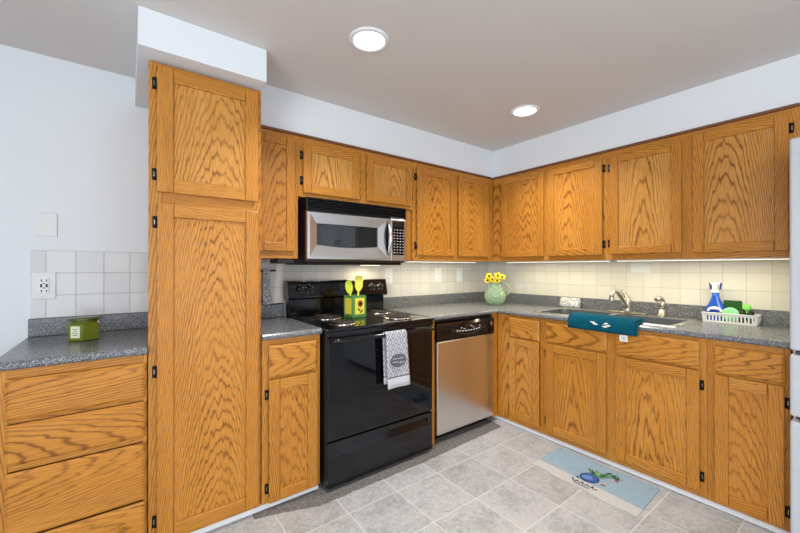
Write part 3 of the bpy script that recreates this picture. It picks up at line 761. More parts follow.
strip('glowing strip light under the wide wall cabinet above the dish basket', RIGHT, 1.39, 2.27, -0.27, 3.6)
m = MB(); m.box(-2.345, -2.238, -0.355, -0.220, 1.280, 1.3090, BROWNB, 0.004); tag(m.build('dark_box'), 'small dark box fixed under the cabinet between pantry and microwave', 'light fixture')  # plain dark brown box against the cabinet underside

# ------------------------------------------------------------------ plates on the walls
def plate(name, label, cat, T, cx, cz, w, h, kind, y=-0.0085):
    t = thing(name, label, cat, T @ Vector((cx, y, cz)), 'wall plates')
    m = MB(T); m.box(cx-w/2, cx+w/2, y-0.006, y, cz-h/2, cz+h/2, WHITEP2, 0.0025, 2); m.build('cover_plate', t)
    yy = y-0.0062
    if kind == 'outlet':
        for s in (-1, 1):
            m = MB(T); m.box(cx-0.017, cx+0.017, yy-0.003, yy, cz+s*0.021-0.015, cz+s*0.021+0.015, WHITEP, 0.003, 2)
            for dx in (-0.006, 0.006): m.box(cx+dx-0.0013, cx+dx+0.0013, yy-0.0034, yy-0.0028, cz+s*0.021-0.004, cz+s*0.021+0.006, GASKET)
            m.box(cx-0.002, cx+0.002, yy-0.0034, yy-0.0028, cz+s*0.021-0.010, cz+s*0.021-0.006, GASKET)
            m.build('socket', t)
    elif kind == 'usb':
        m = MB(T); m.box(cx-0.019, cx+0.019, yy-0.003, yy, cz-0.042, cz+0.042, WHITEP, 0.002)
        for s in (-1, 1):
            for dx in (-0.009, 0.009): m.box(cx+dx-0.002, cx+dx+0.002, yy-0.0036, yy-0.0028, cz+s*0.026-0.006, cz+s*0.026+0.006, DARKPR)
            m.cyl((cx, yy-0.0036, cz+s*0.026-s*0.015), 0.0035, 0.001, DARKPR, 'y', 10)
        for dx in (-0.010, 0.010): m.box(cx+dx-0.004, cx+dx+0.004, yy-0.0036, yy-0.0028, cz-0.008, cz+0.008, DARKPR)
        m.build('socket', t)
    elif kind == 'switch':
        m = MB(T); m.box(cx-0.006, cx+0.006, yy-0.001, yy, cz-0.013, cz+0.013, WHITEP, 0.0004); m.prism([(yy-0.001, cz-0.004), (yy-0.011, cz+0.007), (yy-0.009, cz+0.010), (yy-0.001, cz+0.006)], cx-0.0035, cx+0.0035, WHITEP, 'x'); m.build('toggle', t)
    sc_ = ((-w*0.25, 0), (w*0.25, 0)) if w > h else ((0, h*0.42), (0, -h*0.42))
    for dx, dz in sc_: m = MB(T); m.cyl((cx+dx, yy-0.0008, cz+dz), 0.003, 0.001, MARK, 'y', 10); m.build('screw', t)
plate('wall_outlet', 'white outlet with dark sockets on grey tile left of the pantry', 'outlet', ID, -3.392, 1.165, 0.086, 0.136, 'usb')
plate('blank_plate', 'blank white cover plate on painted wall above the left tile', 'wall plate', ID, -3.384, 1.471, 0.078, 0.120, 'blank', -0.0006)
plate('wall_outlet', 'white double outlet on the tile behind right end of the range', 'outlet', ID, -1.290, 1.184, 0.082, 0.136, 'outlet')
plate('wall_outlet', 'white double outlet on the tile between microwave and light switch', 'outlet', ID, -0.722, 1.180, 0.085, 0.138, 'outlet')
plate('light_switch', 'white light switch on the tile nearest the green flower pitcher', 'switch', ID, -0.434, 1.181, 0.082, 0.136, 'switch')
plate('blank_plate', 'wide white cover plate on the tile above the sink faucet', 'wall plate', RIGHT, 1.444, 1.257, 0.130, 0.082, 'blank')

# pot holder hanging by the pantry
def holder_mat():
    m, b = new_mat('grey_dotted_cloth'); a, l, s = sep(grain()); c, d = voro(vec(a*1.0, l*1.0, 0.0), 75)
    put(b, 'Base Color', ramp(d, [(0.26, srgb(240, 240, 240)), (0.36, srgb(160, 162, 166))])); put(b, 'Roughness', 0.9); return m
HOLD = holder_mat()
m = MB(); m.tube([(-2.345, -0.0092, 1.235), (-2.345, -0.040, 1.235), (-2.252, -0.040, 1.235), (-2.252, -0.0092, 1.235)], 0.006, BLACKP, 10)
tag(m.build('towel_bar'), 'short black bar on the tile between pantry and range', 'hanger')
m = MB()
vs = []; fs = []; g = []
P = [(-2.338, 1.246), (-2.292, 1.246), (-2.290, 1.15), (-2.286, 1.08), (-2.272, 1.035), (-2.276, 1.012), (-2.300, 1.006), (-2.338, 1.010)]
m2 = MB(); m.add([(a, -0.053, b) for a, b in P]+[(a, -0.047, b) for a, b in P], [tuple(range(8)), tuple(range(8, 16))]+[(i, (i+1) % 8, 8+(i+1) % 8, 8+i) for i in range(8)], HOLD, [(a, b, 0) for a, b in P]*2)
m.tube([(-2.315, -0.050, 1.244), (-2.315, -0.040, 1.2465), (-2.315, -0.028, 1.240)], 0.004, BLACKP, 6)
tag(m.build('pot_holder'), 'grey patterned pot holder hanging from the black bar beside the pantry', 'pot holder')
# black cord lying along the top of the backsplash strip
m = MB(); m.tube([(-2.46, -0.016, 1.055), (-2.38, -0.016, 1.035), (-2.325, -0.016, 1.016), (-2.295, -0.016, 1.0065), (-2.25, -0.016, 1.0065), (-2.192, -0.016, 1.0065)], 0.0035, BLACKP, 8)
tag(m.build('cord'), 'thin black cord along the backsplash left of the range', 'cord')

# ------------------------------------------------------------------ candle jar on the left counter
m_g, b = new_mat('green_jar_glass'); put(b, 'Base Color', srgb(150, 164, 56)); put(b, 'Roughness', 0.06); put(b, 'Transmission Weight', 0.55); put(b, 'IOR', 1.45); put(b, 'Coat Weight', 0.5)
WAX = plain('green_wax', srgb(140, 150, 50), 0.5); LABEL = plain('cream_label', srgb(226, 228, 196), 0.6); LIDG = plain('dark_green_lid', srgb(84, 92, 44), 0.3, 0.3)
JC = (-3.222, -0.262); t = thing('candle_jar', 'hexagonal green glass candle jar with cream label on the left counter', 'candle', (JC[0], JC[1], ZC+0.0006))
def hexa(mb, r, z0, z1, mat, rot=0.0, r2=None):
    r2 = r2 or r
    vs = [(JC[0]+rr*math.cos(PI/3*k+rot), JC[1]+rr*math.sin(PI/3*k+rot), ZC+z) for rr, z in ((r, z0), (r2, z1)) for k in range(6)]
    mb.add(vs, [tuple(range(6)), tuple(range(6, 12))]+[(i, (i+1) % 6, 6+(i+1) % 6, 6+i) for i in range(6)], mat)
rot = math.radians(30)
m = MB(); hexa(m, 0.058, 0.0008, 0.006, m_g, rot, 0.063); hexa(m, 0.063, 0.006, 0.080, m_g, rot); hexa(m, 0.063, 0.080, 0.086, m_g, rot, 0.056); m.lathe((JC[0], JC[1], ZC), [(0.049, 0.0862), (0.049, 0.092)], m_g); m.build('jar', t)
m = MB(); hexa(m, 0.0615, 0.0075, 0.072, WAX, rot); m.build('wax', t)
m = MB(); m.lathe((JC[0], JC[1], ZC), [(0.052, 0.0922), (0.056, 0.0932), (0.0565, 0.104), (0.054, 0.1065), (0.02, 0.108)], LIDG, 36); m.build('lid', t)
fa = rot + PI/3*4 - PI/6     # facet facing the room
MF = Matrix.Translation((JC[0], JC[1], ZC)) @ Matrix.Rotation(fa+PI/2, 4, 'Z'); ap = 0.063*math.cos(PI/6)
m = MB(); m.box(-0.019, 0.019, -ap-0.0014, -ap-0.0003, 0.018, 0.072, LABEL, 0, 1, MF)
for k, wd in enumerate((0.010, 0.013, 0.008, 0.012)): m.box(-wd, wd, -ap-0.0020, -ap-0.0015, 0.030+k*0.009, 0.0325+k*0.009, GASKET, 0, 1, MF)
m.build('paper_label', t)

# ------------------------------------------------------------------ sink, faucet, sprayer
t = thing('double_bowl_sink', 'double-bowl steel sink set in the right-hand countertop', 'sink', (-0.33, -1.36, ZC+0.0006))
def grid_plate(mb, xs, ys, z, holes, mat, skirt, th=0.004):
    for i in range(len(xs)-1):
        for j in range(len(ys)-1):
            if (i, j) in holes: continue
            mb.add([(xs[i], ys[j], z), (xs[i+1], ys[j], z), (xs[i+1], ys[j+1], z), (xs[i], ys[j+1], z)], [(0, 1, 2, 3)], mat)
xs = [-0.572, -0.538, -0.185, -0.078]; ys = [-1.822, -1.785, -1.378, -1.342, -0.940, -0.902]
ZS = ZC+0.0055
m = MB(); grid_plate(m, xs, ys, ZS, {(1, 1), (1, 3)}, SINKM, 0)
o = [(xs[0], ys[0]), (xs[-1], ys[0]), (xs[-1], ys[-1]), (xs[0], ys[-1])]
for k in range(4):
    a, b_ = o[k], o[(k+1) % 4]; ex = lambda p: (p[0]+(0.004 if p[0] > -0.3 else -0.004), p[1]+(0.004 if p[1] > -1.3 else -0.004))
    a2, b2 = ex(a), ex(b_); m.add([(a[0], a[1], ZS), (b_[0], b_[1], ZS), (b2[0], b2[1], ZC+0.0006), (a2[0], a2[1], ZC+0.0006)], [(0, 1, 2, 3)], SINKM)
# raised bead round the outer edge
m.tube([(xs[0]+0.008, ys[0]+0.008, ZS), (xs[-1]-0.008, ys[0]+0.008, ZS), (xs[-1]-0.008, ys[-1]-0.008, ZS), (xs[0]+0.008, ys[-1]-0.008, ZS), (xs[0]+0.008, ys[0]+0.008, ZS)], 0.004, SINKM, 8)
m.build('rim', t)
for y0, y1 in ((-1.785, -1.378), (-1.342, -0.940)):
    m = MB(); x0, x1 = -0.538, -0.185; R = []
    for dz, ins in ((0, 0), (-0.010, 0.006), (-0.14, 0.016), (-0.158, 0.026), (-0.165, 0.045)):
        pts = []; rr = 0.045; a0, a1, b0, b1 = x0+ins, x1-ins, y0+ins, y1-ins
        for cx, cy, st in ((a1-rr, b1-rr, 0), (a0+rr, b1-rr, 1), (a0+rr, b0+rr, 2), (a1-rr, b0+rr, 3)):
            for k in range(6):
                an = PI/2*(st+k/5); pts.append((cx+rr*math.cos(an), cy+rr*math.sin(an), ZS+dz))
        R.append(pts)
    L = len(R[0]); fs = [tuple((len(R)-1)*L+i for i in range(L))]
    for k in range(len(R)-1):
        for i in range(L): fs.append((k*L+i, k*L+(i+1) % L, (k+1)*L+(i+1) % L, (k+1)*L+i))
    m.add([p for r in R for p in r], fs, BOWL, None, True)
    # corner gussets closing the rounded corners
    for c, q in (((x1, y1), 0), ((x0, y1), 1), ((x0, y0), 2), ((x1, y0), 3)):
        pp = R[0][q*6:(q+1)*6]; m.add([(c[0], c[1], ZS)]+pp, [(0, i+1, i+2) for i in range(5)], SINKM)
    bo = m.build('bowl', t)
    m = MB(); m.lathe(((x0+x1)/2, (y0+y1)/2, ZS-0.1645), [(0.040, 0), (0.040, 0.002), (0.03, 0.001), (0.012, 0.0)], CHROME, 24); m.build('drain', bo)
FX, FY = -0.128, -1.400
t = thing('faucet', 'brushed nickel faucet with curved spout behind the sink', 'faucet', (FX, FY, ZS))
m = MB(); m.box(FX-0.028, FX+0.028, FY-0.128, FY+0.128, ZS+0.0003, ZS+0.014, NICKEL, 0.006, 3); m.build('base_plate', t)
m = MB(); m.lathe((FX, FY, ZS+0.0145), [(0.030, 0), (0.027, 0.012), (0.025, 0.045), (0.027, 0.072), (0.025, 0.092), (0.014, 0.104)], NICKEL, 24); m.build('body', t)
m = MB(); pts = [(FX-0.020, FY, ZS+0.045), (FX-0.055, FY, ZS+0.085), (FX-0.10, FY+0.006, ZS+0.132), (FX-0.135, FY+0.010, ZS+0.160), (FX-0.160, FY+0.013, ZS+0.168), (FX-0.188, FY+0.016, ZS+0.164), (FX-0.207, FY+0.018, ZS+0.148), (FX-0.213, FY+0.018, ZS+0.128)]
m.tube(pts, 0.012, NICKEL, 14, radii=[0.015, 0.015, 0.014, 0.013, 0.0125, 0.0125, 0.013, 0.014])
m.cyl((FX-0.213, FY+0.018, ZS+0.106), 0.016, 0.024, NICKEL, 'z', 18); m.build('spout', t)
m = MB(); m.tube([(FX, FY, ZS+0.106), (FX-0.002, FY+0.010, ZS+0.128), (FX-0.012, FY+0.020, ZS+0.150), (FX-0.024, FY+0.028, ZS+0.164)], 0.010, NICKEL, 12, radii=[0.018, 0.013, 0.010, 0.011]); m.build('lever_handle', t)
SX, SY = -0.128, -1.615
t = thing('side_sprayer', 'brushed nickel side sprayer standing right of the faucet', 'sprayer', (SX, SY, ZS))
m = MB(); m.lathe((SX, SY, ZS+0.0003), [(0.027, 0), (0.026, 0.008), (0.020, 0.016), (0.019, 0.05)], NICKEL, 22); m.build('base', t)
m = MB(); m.lathe((SX, SY, ZS+0.0505), [(0.015, 0), (0.017, 0.03), (0.014, 0.055)], NICKEL, 20)
m.tube([(SX+0.010, SY-0.004, ZS+0.098), (SX-0.004, SY+0.002, ZS+0.118), (SX-0.024, SY+0.010, ZS+0.125), (SX-0.044, SY+0.018, ZS+0.116)], 0.016, NICKEL, 12, radii=[0.013, 0.018, 0.019, 0.015]); m.build('spray_head', t)

# teal towel folded over the counter edge
m_t, b = new_mat('teal_terry'); a, l, s = sep(grain()); nn = noise(grain(), 160, 3, 0.7)
put(b, 'Base Color', mix(nn, srgb(0, 52, 70), srgb(6, 98, 118))); put(b, 'Roughness', 0.95); put(b, 'Specular IOR Level', 0.15); put(b, 'Normal', bump(nn, 0.7, 0.004))
t = thing('hand_towel', 'teal hand towel folded over the counter edge in front of the sink', 'towel', (-0.64, -1.44, ZC))
def folded(x_in, drop, y0, y1, base, thick, sk=0.0):
    pf = [(-x_in, ZC+base), (-x_in-0.03, ZC+base)]
    n = 8
    pf += [(-0.622, ZC+base)]
    for k in range(1, n): an = PI/2*k/n; pf.append((-0.622-(0.016+base)*math.sin(an), ZC-0.016+(0.016+base)*math.cos(an)))
    pf += [(-0.638-base, ZC-0.016-(drop-0.016)*q) for q in (0.0, 0.25, 0.5, 0.75, 1.0)]
    ny = 28; vs = []; fs = []; L = len(pf); g = []
    for sd in (0, 1):
        for i, (x, z) in enumerate(pf):
            a = Vector(pf[max(i-1, 0)]); b_ = Vector(pf[min(i+1, L-1)]); d = (b_-a).normalized(); nx, nz = -d.y, d.x
            if nz < -0.01 or nx > 0.5: nx, nz = -nx, -nz
            for k in range(ny+1):
                q = k/ny; y = y0+(y1-y0)*q
                tk = thick*(1 if 0 < k < ny else 0.55)*(1 if 0 < i < L-1 else 0.6)
                w_ = 0.0016*math.sin(q*17+i*0.6)+0.0012*math.sin(q*41+i)
                off = tk*sd + (w_+0.002 if sd else 0)
                zz = z+nz*off-(sk*q if i >= L-5 else 0)*(i-(L-5))/4
                vs.append((x+nx*off, y, zz)); g.append((x+nx*off, y, zz))
    W = ny+1; o = L*W
    for sd in (0, 1):
        for i in range(L-1):
            for k in range(ny): fs.append((sd*o+i*W+k, sd*o+i*W+k+1, sd*o+(i+1)*W+k+1, sd*o+(i+1)*W+k))
    for i in range(L-1): fs += [(i*W, (i+1)*W, o+(i+1)*W, o+i*W), (i*W+ny, (i+1)*W+ny, o+(i+1)*W+ny, o+i*W+ny)]
    for k in range(ny): fs += [(k, k+1, o+k+1, o+k), ((L-1)*W+k, (L-1)*W+k+1, o+(L-1)*W+k+1, o+(L-1)*W+k)]
    return vs, fs, g
m = MB(); vs, fs, g = folded(0.500, 0.066, -1.235, -1.655, 0.0075, 0.010); m.add(vs, fs, m_t, g, True)
vs, fs, g = folded(0.510, 0.058, -1.240, -1.645, 0.0205, 0.009, 0.004); m.add(vs, fs, m_t, g, True); m.build('cloth', t)
for sprig in (((-1.408, 0.906, 0.35), (-1.424, 0.896, 0.15)), ((-1.486, 0.905, -0.5), (-1.500, 0.894, -0.2), (-1.480, 0.886, 0.2))):
    m = MB()
    for (yc, zc, an) in sprig:
        L_ = 0.019; c_, s_ = math.cos(an), math.sin(an); pl = [(-L_, 0), (-L_*0.3, 0.006), (L_, 0), (-L_*0.3, -0.006)]
        m.prism([(yc+p*c_-q*s_, zc+p*s_*0.6+q*c_) for p, q in pl], -0.6752, -0.6722, WHITEP, 'x')
    m.build('white_print', t, 'white printed leaf sprig')
m = MB(); m.box(-0.6560, -0.6545, -1.605, -1.560, 0.808, 0.846, WHITEP); 
for k in range(3): m.box(-0.6565, -0.6561, -1.596, -1.570, 0.816+k*0.008, 0.818+k*0.008, GASKET)
m.build('care_tag', t, 'white care tag')

# small patterned pouch behind the sink
m_p, b = new_mat('grey_white_pouch'); nn = noise(grain(), 70, 4, 0.7)
put(b, 'Base Color', ramp(nn, [(0.40, srgb(140, 143, 152)), (0.58, srgb(236, 236, 236))])); put(b, 'Roughness', 0.45); put(b, 'Normal', bump(nn, 0.4, 0.003))
PB = Matrix.Translation((-0.052, -0.925, ZC+0.0013)) @ Matrix.Rotation(math.radians(11), 4, 'Y')
m = MB(); b = bmesh.new(); bmesh.ops.create_cube(b, size=1); bmesh.ops.subdivide_edges(b, edges=b.edges[:], cuts=7, use_grid_fill=True)
for v in b.verts:
    x, y, z = v.co*2
    fx = (1-0.45*abs(z)**4)*(1-0.35*abs(y)**6)
    v.co = (x*0.018*fx, y*0.086*(1-0.05*z*z)+0.0015*math.sin(z*9+y*5), (z*0.043)*(1-0.06*(1-abs(y)))+0.044)
m.bm(b, m_p, None, True, PB); tag(m.build('soap_packet'), 'small grey and white patterned packet standing at the back left of the sink', 'packet')

# ------------------------------------------------------------------ pitcher with pansies
VC = Vector((-0.380, -0.402, ZC+0.0006))
m_v, b = new_mat('pale_green_glass'); put(b, 'Base Color', srgb(204, 228, 194)); put(b, 'Roughness', 0.10); put(b, 'Transmission Weight', 0.60); put(b, 'IOR', 1.16)
n1, d1 = voro(grain(), 70); put(b, 'Normal', bump(d1, 1.0, 0.010)); put(b, 'Coat Weight', 0.4)
view = math.atan2(VC.y-CAM.y, VC.x-CAM.x)
VM = Matrix.Translation(VC) @ Matrix.Rotation(math.radians(-50), 4, 'Z')       # flask lies across the corner
t = thing('glass_pitcher', 'green textured glass pitcher holding yellow flowers in the counter corner', 'pitcher', VC)
m = MB(); outer = [(0.055, 0.0), (0.066, 0.003), (0.082, 0.03), (0.094, 0.065), (0.096, 0.085), (0.088, 0.115), (0.066, 0.150), (0.052, 0.178), (0.050, 0.198), (0.055, 0.212)]
inner = [(0.051, 0.212), (0.046, 0.196), (0.047, 0.178), (0.061, 0.149), (0.083, 0.114), (0.091, 0.085), (0.088, 0.064), (0.077, 0.032), (0.060, 0.008), (0.0, 0.006)]
vs = []; fs = []; N = 32; prof = outer+inner
for r, z in prof:
    for i in range(N):
        a = 2*PI*i/N; vs.append((r*math.cos(a), r*0.72*math.sin(a), z))
for k in range(len(prof)-1):
    for i in range(N): fs.append((k*N+i, k*N+(i+1) % N, (k+1)*N+(i+1) % N, (k+1)*N+i))
fs.append(tuple(range(N)))
m.add(vs, fs, m_v, None, True, VM); m.build('body', t)
m = MB(); m.tube([(0.050, 0, 0.196), (0.075, 0, 0.204), (0.105, 0, 0.192), (0.126, 0, 0.160), (0.128, 0, 0.128), (0.114, 0, 0.104), (0.0945, 0, 0.092)], 0.007, m_v, 10, M=VM); m.build('handle', t)
PETAL = plain('yellow_petal', srgb(250, 226, 36), 0.6); PETAL2 = plain('deep_yellow_petal', srgb(244, 205, 20), 0.6); EYE = plain('dark_flower_eye', srgb(44, 22, 18), 0.7); STEM = plain('flower_stem', srgb(96, 140, 50), 0.6)
flw = [((-0.432, -0.376, 1.176), 'upper left yellow pansy of the bunch in the green pitcher', 0.032), ((-0.384, -0.437, 1.180), 'largest top yellow pansy of the bunch in the green pitcher', 0.036), ((-0.352, -0.462, 1.168), 'yellow pansy at the far right of the bunch in the green pitcher', 0.028),
       ((-0.442, -0.365, 1.137), 'lowest left yellow pansy of the bunch in the green pitcher', 0.028), ((-0.420, -0.403, 1.146), 'yellow pansy at the middle of the bunch in the green pitcher', 0.028), ((-0.394, -0.440, 1.134), 'lowest yellow pansy right of the middle in the green pitcher', 0.026)]
for q, (pos, lab, R) in enumerate(flw):
    P = Vector(pos); t = thing('pansy', lab, 'flower', P, 'pansies in the green pitcher')
    dirv = (CAM-P).normalized(); yaw = math.atan2(dirv.y, dirv.x)+random.uniform(-0.5, 0.5)
    MM = Matrix.Translation(P) @ Matrix.Rotation(yaw, 4, 'Z') @ Matrix.Rotation(math.radians(72+random.uniform(-15, 12)), 4, 'Y')
    m = MB()
    for k in range(5):
        a = 2*PI*k/5+0.3*q; vs = [(0, 0, 0.001)]; fs = []
        for i in range(9):
            b_ = -0.62+1.24*i/8; rr = R*(0.72+0.28*math.cos(b_*2.2)); zz = 0.004*math.sin(k*2+i)+0.006*(rr/R)
            vs.append((rr*math.cos(a+b_), rr*math.sin(a+b_), zz)); 
        vs += [(v[0]*0.98, v[1]*0.98, v[2]-0.0016) for v in vs]
        for i in range(8): fs += [(0, i+1, i+2), (10, 10+i+2, 10+i+1), (i+1, i+2, 12+i, 11+i)]
        fs += [(0, 1, 11, 10), (0, 9, 19, 10)]
        m.add(vs, fs, PETAL if (k+q) % 3 else PETAL2, None, True, MM)
    m.build('petals', t)
    m = MB(); m.sphere((0, 0, 0.004), 0.010, EYE, MM, 1.1, 1.0, 0.5, 12); m.build('eye', t)
    m = MB(); e = VM @ Vector((0.02*math.sin(q*2), 0.014*math.cos(q*2.3), 0.03)); nk = VM @ Vector((0.024*math.sin(q*2), 0.016*math.cos(q*2.3), 0.190))
    m.tube([P-dirv*0.004, P-dirv*0.014-Vector((0, 0, 0.006)), nk, (nk+e)/2, e], 0.0022, STEM, 6); m.build('stem', t)

# ------------------------------------------------------------------ dish basket on the right counter
BX0, BX1, BY0, BY1 = -0.135, -0.033, -2.085, -1.838; BZ = ZC+0.0006
t = thing('dish_basket', 'white slotted plastic basket holding cleaning things on the right counter', 'basket', ((BX0+BX1)/2, (BY0+BY1)/2, BZ))
m = MB(); hB = 0.058; ta = 0.006
def wall_slots(mb, p0, p1, nrm, n):
    d = Vector(p1)-Vector(p0); L = d.length; d.normalize()
    def q(u, z, o): s_ = ta*z/hB*1.0; return (p0[0]+d.x*u+nrm[0]*(o+s_), p0[1]+d.y*u+nrm[1]*(o+s_), BZ+z)
    def slab(u0, u1, z0, z1):
        vs = [q(u0, z0, 0), q(u1, z0, 0), q(u1, z1, 0), q(u0, z1, 0), q(u0, z0, -0.003), q(u1, z0, -0.003), q(u1, z1, -0.003), q(u0, z1, -0.003)]
        mb.add(vs, [(0, 1, 2, 3), (4, 5, 6, 7), (0, 1, 5, 4), (1, 2, 6, 5), (2, 3, 7, 6), (3, 0, 4, 7)], WHITEP)
    slab(0, L, 0, 0.012); slab(0, L, hB-0.014, hB)
    st = L/n
    for k in range(n+1): c = min(max(k*st, 0.004), L-0.004); slab(c-0.004, c+0.004, 0.012, hB-0.014)
wall_slots(m, (BX0, BY1), (BX0, BY0), (-1, 0), 15); wall_slots(m, (BX1, BY1), (BX1, BY0), (1, 0), 15)
wall_slots(m, (BX0, BY0), (BX1, BY0), (0, -1), 6); wall_slots(m, (BX0, BY1), (BX1, BY1), (0, 1), 6)
m.box(BX0+0.002, BX1-0.002, BY0+0.002, BY1-0.002, BZ, BZ+0.003, WHITEP); m.build('tray', t)
m = MB(); m.tube([(BX0-ta, BY0-ta, BZ+hB), (BX1+ta, BY0-ta, BZ+hB), (BX1+ta, BY1+ta, BZ+hB), (BX0-ta, BY1+ta, BZ+hB), (BX0-ta, BY0-ta, BZ+hB)], 0.004, WHITEP, 8); m.build('rim', t)
# blue spray bottle
BLUE = plain('blue_bottle_plastic', srgb(22, 84, 196), 0.2, 0, 0.5); BLUED = plain('deep_blue_print', srgb(30, 44, 140), 0.4)
YC, XC = -1.889, -0.078; z0 = BZ+0.0036
t = thing('spray_bottle', 'blue spray bottle with white trigger top standing in the dish basket', 'bottle', (XC, YC, z0))
m = MB(); sec = [(0.046, 0.017, 0.0), (0.049, 0.020, 0.006), (0.054, 0.022, 0.050), (0.055, 0.022, 0.062), (0.049, 0.021, 0.080), (0.037, 0.019, 0.106), (0.026, 0.017, 0.132), (0.019, 0.015, 0.156), (0.0175, 0.015, 0.178)]
vs = []; fs = []; N = 24
for sy, sx, z in sec:
    for i in range(N):
        a = 2*PI*i/N; c_, s_ = math.cos(a), math.sin(a); e = 0.75
        vs.append((XC+sx*math.copysign(abs(c_)**e, c_), YC+sy*math.copysign(abs(s_)**e, s_), z0+z))
for k in range(len(sec)-1):
    for i in range(N): fs.append((k*N+i, k*N+(i+1) % N, (k+1)*N+(i+1) % N, (k+1)*N+i))
fs += [tuple(range(N)), tuple((len(sec)-1)*N+i for i in range(N))]
m.add(vs, fs, BLUE, None, True); m.build('bottle_body', t)
m = MB(); N = 14; arc1 = [(YC+0.037*math.cos(PI*i/N), z0+0.062+0.032*math.sin(PI*i/N)) for i in range(N+1)]+[(YC-0.027*math.cos(PI*i/N), z0+0.062+0.013*math.sin(PI*i/N)) for i in range(N+1)]
m.prism(arc1, XC-0.0268, XC-0.0225, WHITEP, 'x'); m.box(XC-0.0282, XC-0.027, YC-0.022, YC+0.022, z0+0.066, z0+0.074, BLUED)
m.build('label_arc', t, 'white arched label')
m = MB(); m.box(XC-0.016, XC+0.016, YC-0.020, YC+0.020, z0+0.1785, z0+0.200, WHITEP, 0.004, 2); m.box(XC-0.020, XC+0.020, YC-0.012, YC+0.012, z0+0.200, z0+0.232, WHITEP, 0.004, 2)
m.box(XC-0.012, XC+0.016, YC-0.024, YC+0.024, z0+0.230, z0+0.243, WHITEP, 0.004, 2)
for s in (-1, 1): m.prism([(YC+s*0.019, z0+0.196), (YC+s*0.025, z0+0.196), (YC+s*0.031, z0+0.240), (YC+s*0.023, z0+0.240)], XC-0.010, XC+0.012, BLUED, 'x')
m.build('trigger_head', t, 'white trigger head with blue sides')
# sponges and black scrubbers
SCR = plain('dark_green_scrub', srgb(28, 78, 34), 0.95, var=0.3, scale=300); SPG = plain('light_green_sponge', srgb(140, 226, 110), 0.9, var=0.1, scale=200); MINT = plain('mint_plastic', srgb(146, 228, 160), 0.35)
m = MB(); MS = Matrix.Translation((-0.060, -1.968, BZ+0.088)) @ Matrix.Rotation(math.radians(12), 4, 'Y')
m.box(-0.014, 0.014, -0.040, 0.044, -0.050, 0.048, SCR, 0.004, 2, MS); tag(m.build('scrub_pad'), 'dark green scrub pad upright at the back of the dish basket', 'scrub pad')
m = MB(); m.lathe((0, 0, 0), [(0.012, -0.011), (0.019, -0.008), (0.022, 0.0), (0.019, 0.008), (0.012, 0.011)], SPG, 24, Matrix.Translation((-0.058, -2.029, BZ+0.098)) @ Matrix.Rotation(PI/2, 4, 'Y'))
m.tube([(-0.058, -2.029, BZ+0.078), (-0.060, -2.036, BZ+0.04), (-0.062, -2.042, BZ+0.006)], 0.006, SPG, 8); tag(m.build('scrub_brush'), 'round lime green brush upright beside the dark green pad', 'brush')
m = MB(); m.lathe((0, 0, 0), [(0.028, -0.012), (0.041, -0.009), (0.045, 0.0), (0.041, 0.009), (0.028, 0.012)], MINT, 32, Matrix.Translation((-0.116, -1.968, BZ+0.054)) @ Matrix.Rotation(PI/2-0.12, 4, 'Y'), 1, 0.95)
tag(m.build('sponge_holder'), 'round mint green scrubber leaning against the front of the dish basket', 'scrubber')
for (x, y, z, s, lab) in ((-0.102, -2.020, 0.084, 1.05, 'black scrubber mound beside the mint green scrubber in the basket'), (-0.094, -2.060, 0.076, 0.68, 'smaller black scrubber at the right end of the dish basket')):
    m = MB(); m.sphere((x, y+0.008, BZ+z*0.5+0.0045), 0.030*s, BLACKP, None, 0.75, 0.95, (z*0.5)/(0.030*s), 18); m.tube([(x, y+0.02*s, BZ+z*0.92), (x-0.004, y+0.005*s, BZ+z+0.006), (x, y-0.010*s, BZ+z*0.92)], 0.006, BLACKP, 8)
    tag(m.build('black_scrubber'), lab, 'scrubber', 'black scrubbers in the dish basket')

# ------------------------------------------------------------------ floor mat
m_m, b = new_mat('pale_blue_mat'); nn = noise(grain(), 22, 4, 0.6); put(b, 'Base Color', mix(nn, srgb(132, 160, 178), srgb(160, 184, 198))); put(b, 'Roughness', 0.8); put(b, 'Normal', bump(noise(grain(), 400, 2), 0.2, 0.001))
MATW = plain('cream_mat_border', srgb(196, 195, 190), 0.8); POTB = plain('painted_pot_blue', srgb(52, 88, 160), 0.8); POTL = plain('painted_pot_light', srgb(100, 136, 194), 0.8); NAVY = plain('navy_ink', srgb(26, 36, 84), 0.8); LEAF1 = plain('painted_leaf', srgb(70, 124, 84), 0.8); LEAF3 = plain('painted_leaf_pale', srgb(138, 176, 128), 0.8); LEAF2 = plain('painted_leaf_dark', srgb(36, 84, 62), 0.8); REDP = plain('painted_red', srgb(190, 66, 74), 0.8)
m = MB(); ZM = 0.0015
cor = {'a': (-0.650, -1.168), 'b': (-0.655, -1.766), 'c': (-1.018, -1.784), 'd': (-0.992, -1.180)}
def lerp(p, q, s): return (p[0]+(q[0]-p[0])*s, p[1]+(q[1]-p[1])*s)
nx, ny = 16, 24; split = 11
def mp(u, v):     # u: from cabinet side to room side, v: from left end to right end
    p = lerp(lerp(cor['a'], cor['b'], v), lerp(cor['d'], cor['c'], v), u)
    lift = 0.0035+0.0008*math.sin(v*9+u*3)+(0.0012*max(0, u-0.85)/0.15*(0.5+0.5*math.sin(v*16)))
    wav = 0.006*math.sin(v*15)*max(0, u-0.8)/0.2
    return (p[0]+wav, p[1], ZM+max(0.003, lift))
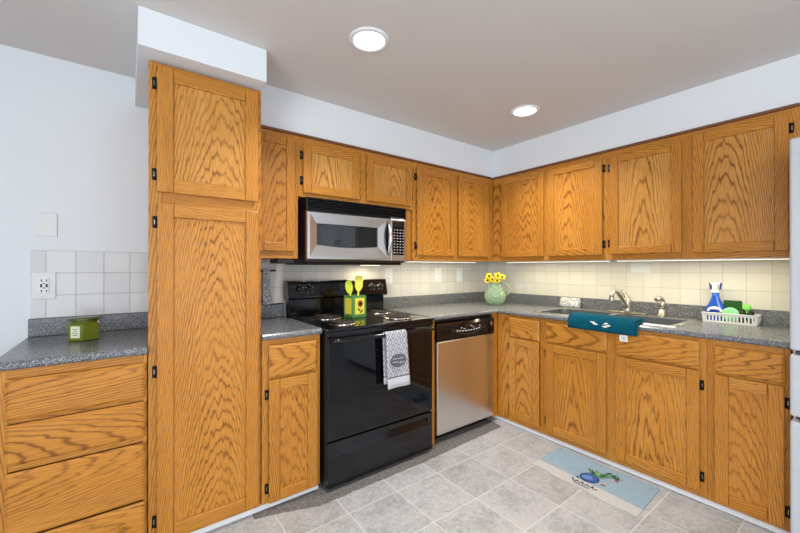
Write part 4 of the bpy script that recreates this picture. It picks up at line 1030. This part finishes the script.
for (i0, i1, mt) in ((0, 12, m_m), (12, 16, MATW)):
    for i in range(i0, i1):
        for j in range(ny):
            q = [mp(i/nx, j/ny), mp((i+1)/nx, j/ny), mp((i+1)/nx, (j+1)/ny), mp(i/nx, (j+1)/ny)]
            m.add(q+[(a, b_, ZM) for a, b_, c in q], [(0, 1, 2, 3), (4, 5, 6, 7)]+([(0, 3, 7, 4)] if i == 0 else [])+([(1, 2, 6, 5)] if i == nx-1 else [])+([(0, 1, 5, 4)] if j == 0 else [])+([(2, 3, 7, 6)] if j == ny-1 else []), mt)
ZP = ZM+0.0062
def flat(poly, mat, dz=0.0): m.prism(poly, ZP+dz, ZP+dz+0.0005, mat, 'z')
def blob(cx, cy, rx, ry, mat, dz=0, rot=0.0, n=20):
    flat([(cx+rx*math.cos(2*PI*k/n)*math.cos(rot)-ry*math.sin(2*PI*k/n)*math.sin(rot), cy+rx*math.cos(2*PI*k/n)*math.sin(rot)+ry*math.sin(2*PI*k/n)*math.cos(rot)) for k in range(n)], mat, dz)
def leaf(cx, cy, L_, W_, ang, mat, dz=0.0005):
    c_, s_ = math.cos(ang), math.sin(ang); pl = [(0, 0), (L_*0.35, W_), (L_, 0), (L_*0.35, -W_)]
    flat([(cx+p*c_-q*s_, cy+p*s_+q*c_) for p, q in pl], mat, dz)
blob(-0.862, -1.478, 0.054, 0.052, NAVY); blob(-0.862, -1.478, 0.047, 0.045, POTB, 0.0006); blob(-0.868, -1.468, 0.024, 0.030, POTL, 0.0012, 0.5)
leaf(-0.915, -1.440, 0.03, 0.006, 0.9, NAVY)
for k in range(26):
    a = random.uniform(-1.7, 0.9); leaf(-0.808+random.uniform(-0.012, 0.03), -1.455-random.uniform(0.0, 0.055), random.uniform(0.035, 0.065), random.uniform(0.006, 0.010), a, (LEAF1, LEAF2, LEAF3)[k % 3], 0.0005+0.00006*k)
for k in range(16): leaf(-0.752+random.uniform(-0.018, 0.022), -1.515-0.005*k, random.uniform(0.03, 0.05), random.uniform(0.005, 0.008), random.uniform(-2.2, 0.4), (LEAF2, LEAF1, LEAF3)[k % 3], 0.0008+0.00006*k)
leaf(-0.760, -1.575, 0.04, 0.008, -2.2, REDP); leaf(-0.878, -1.545, 0.035, 0.006, -1.3, REDP)
# cursive ink strokes along the cream border
def ink(y0, y1, x, amp, n, r):
    pts = []
    for i in range(n*6+1):
        q = i/(n*6); an = q*n*2*PI; pts.append((x+amp*math.sin(an)*(1.0 if int(q*n) % 2 == 0 else 0.55), y0+(y1-y0)*q-0.35*amp*math.cos(an), ZP+0.0004))
    m.tube(pts, r, NAVY, 5, flat=0.3)
ink(-1.412, -1.555, -0.946, 0.015, 5, 0.0028); ink(-1.440, -1.525, -0.974, 0.007, 6, 0.0017)
tag(m.build('floor_mat'), 'pale blue kitchen mat with cream border and painted blue flowerpot on the floor', 'mat')
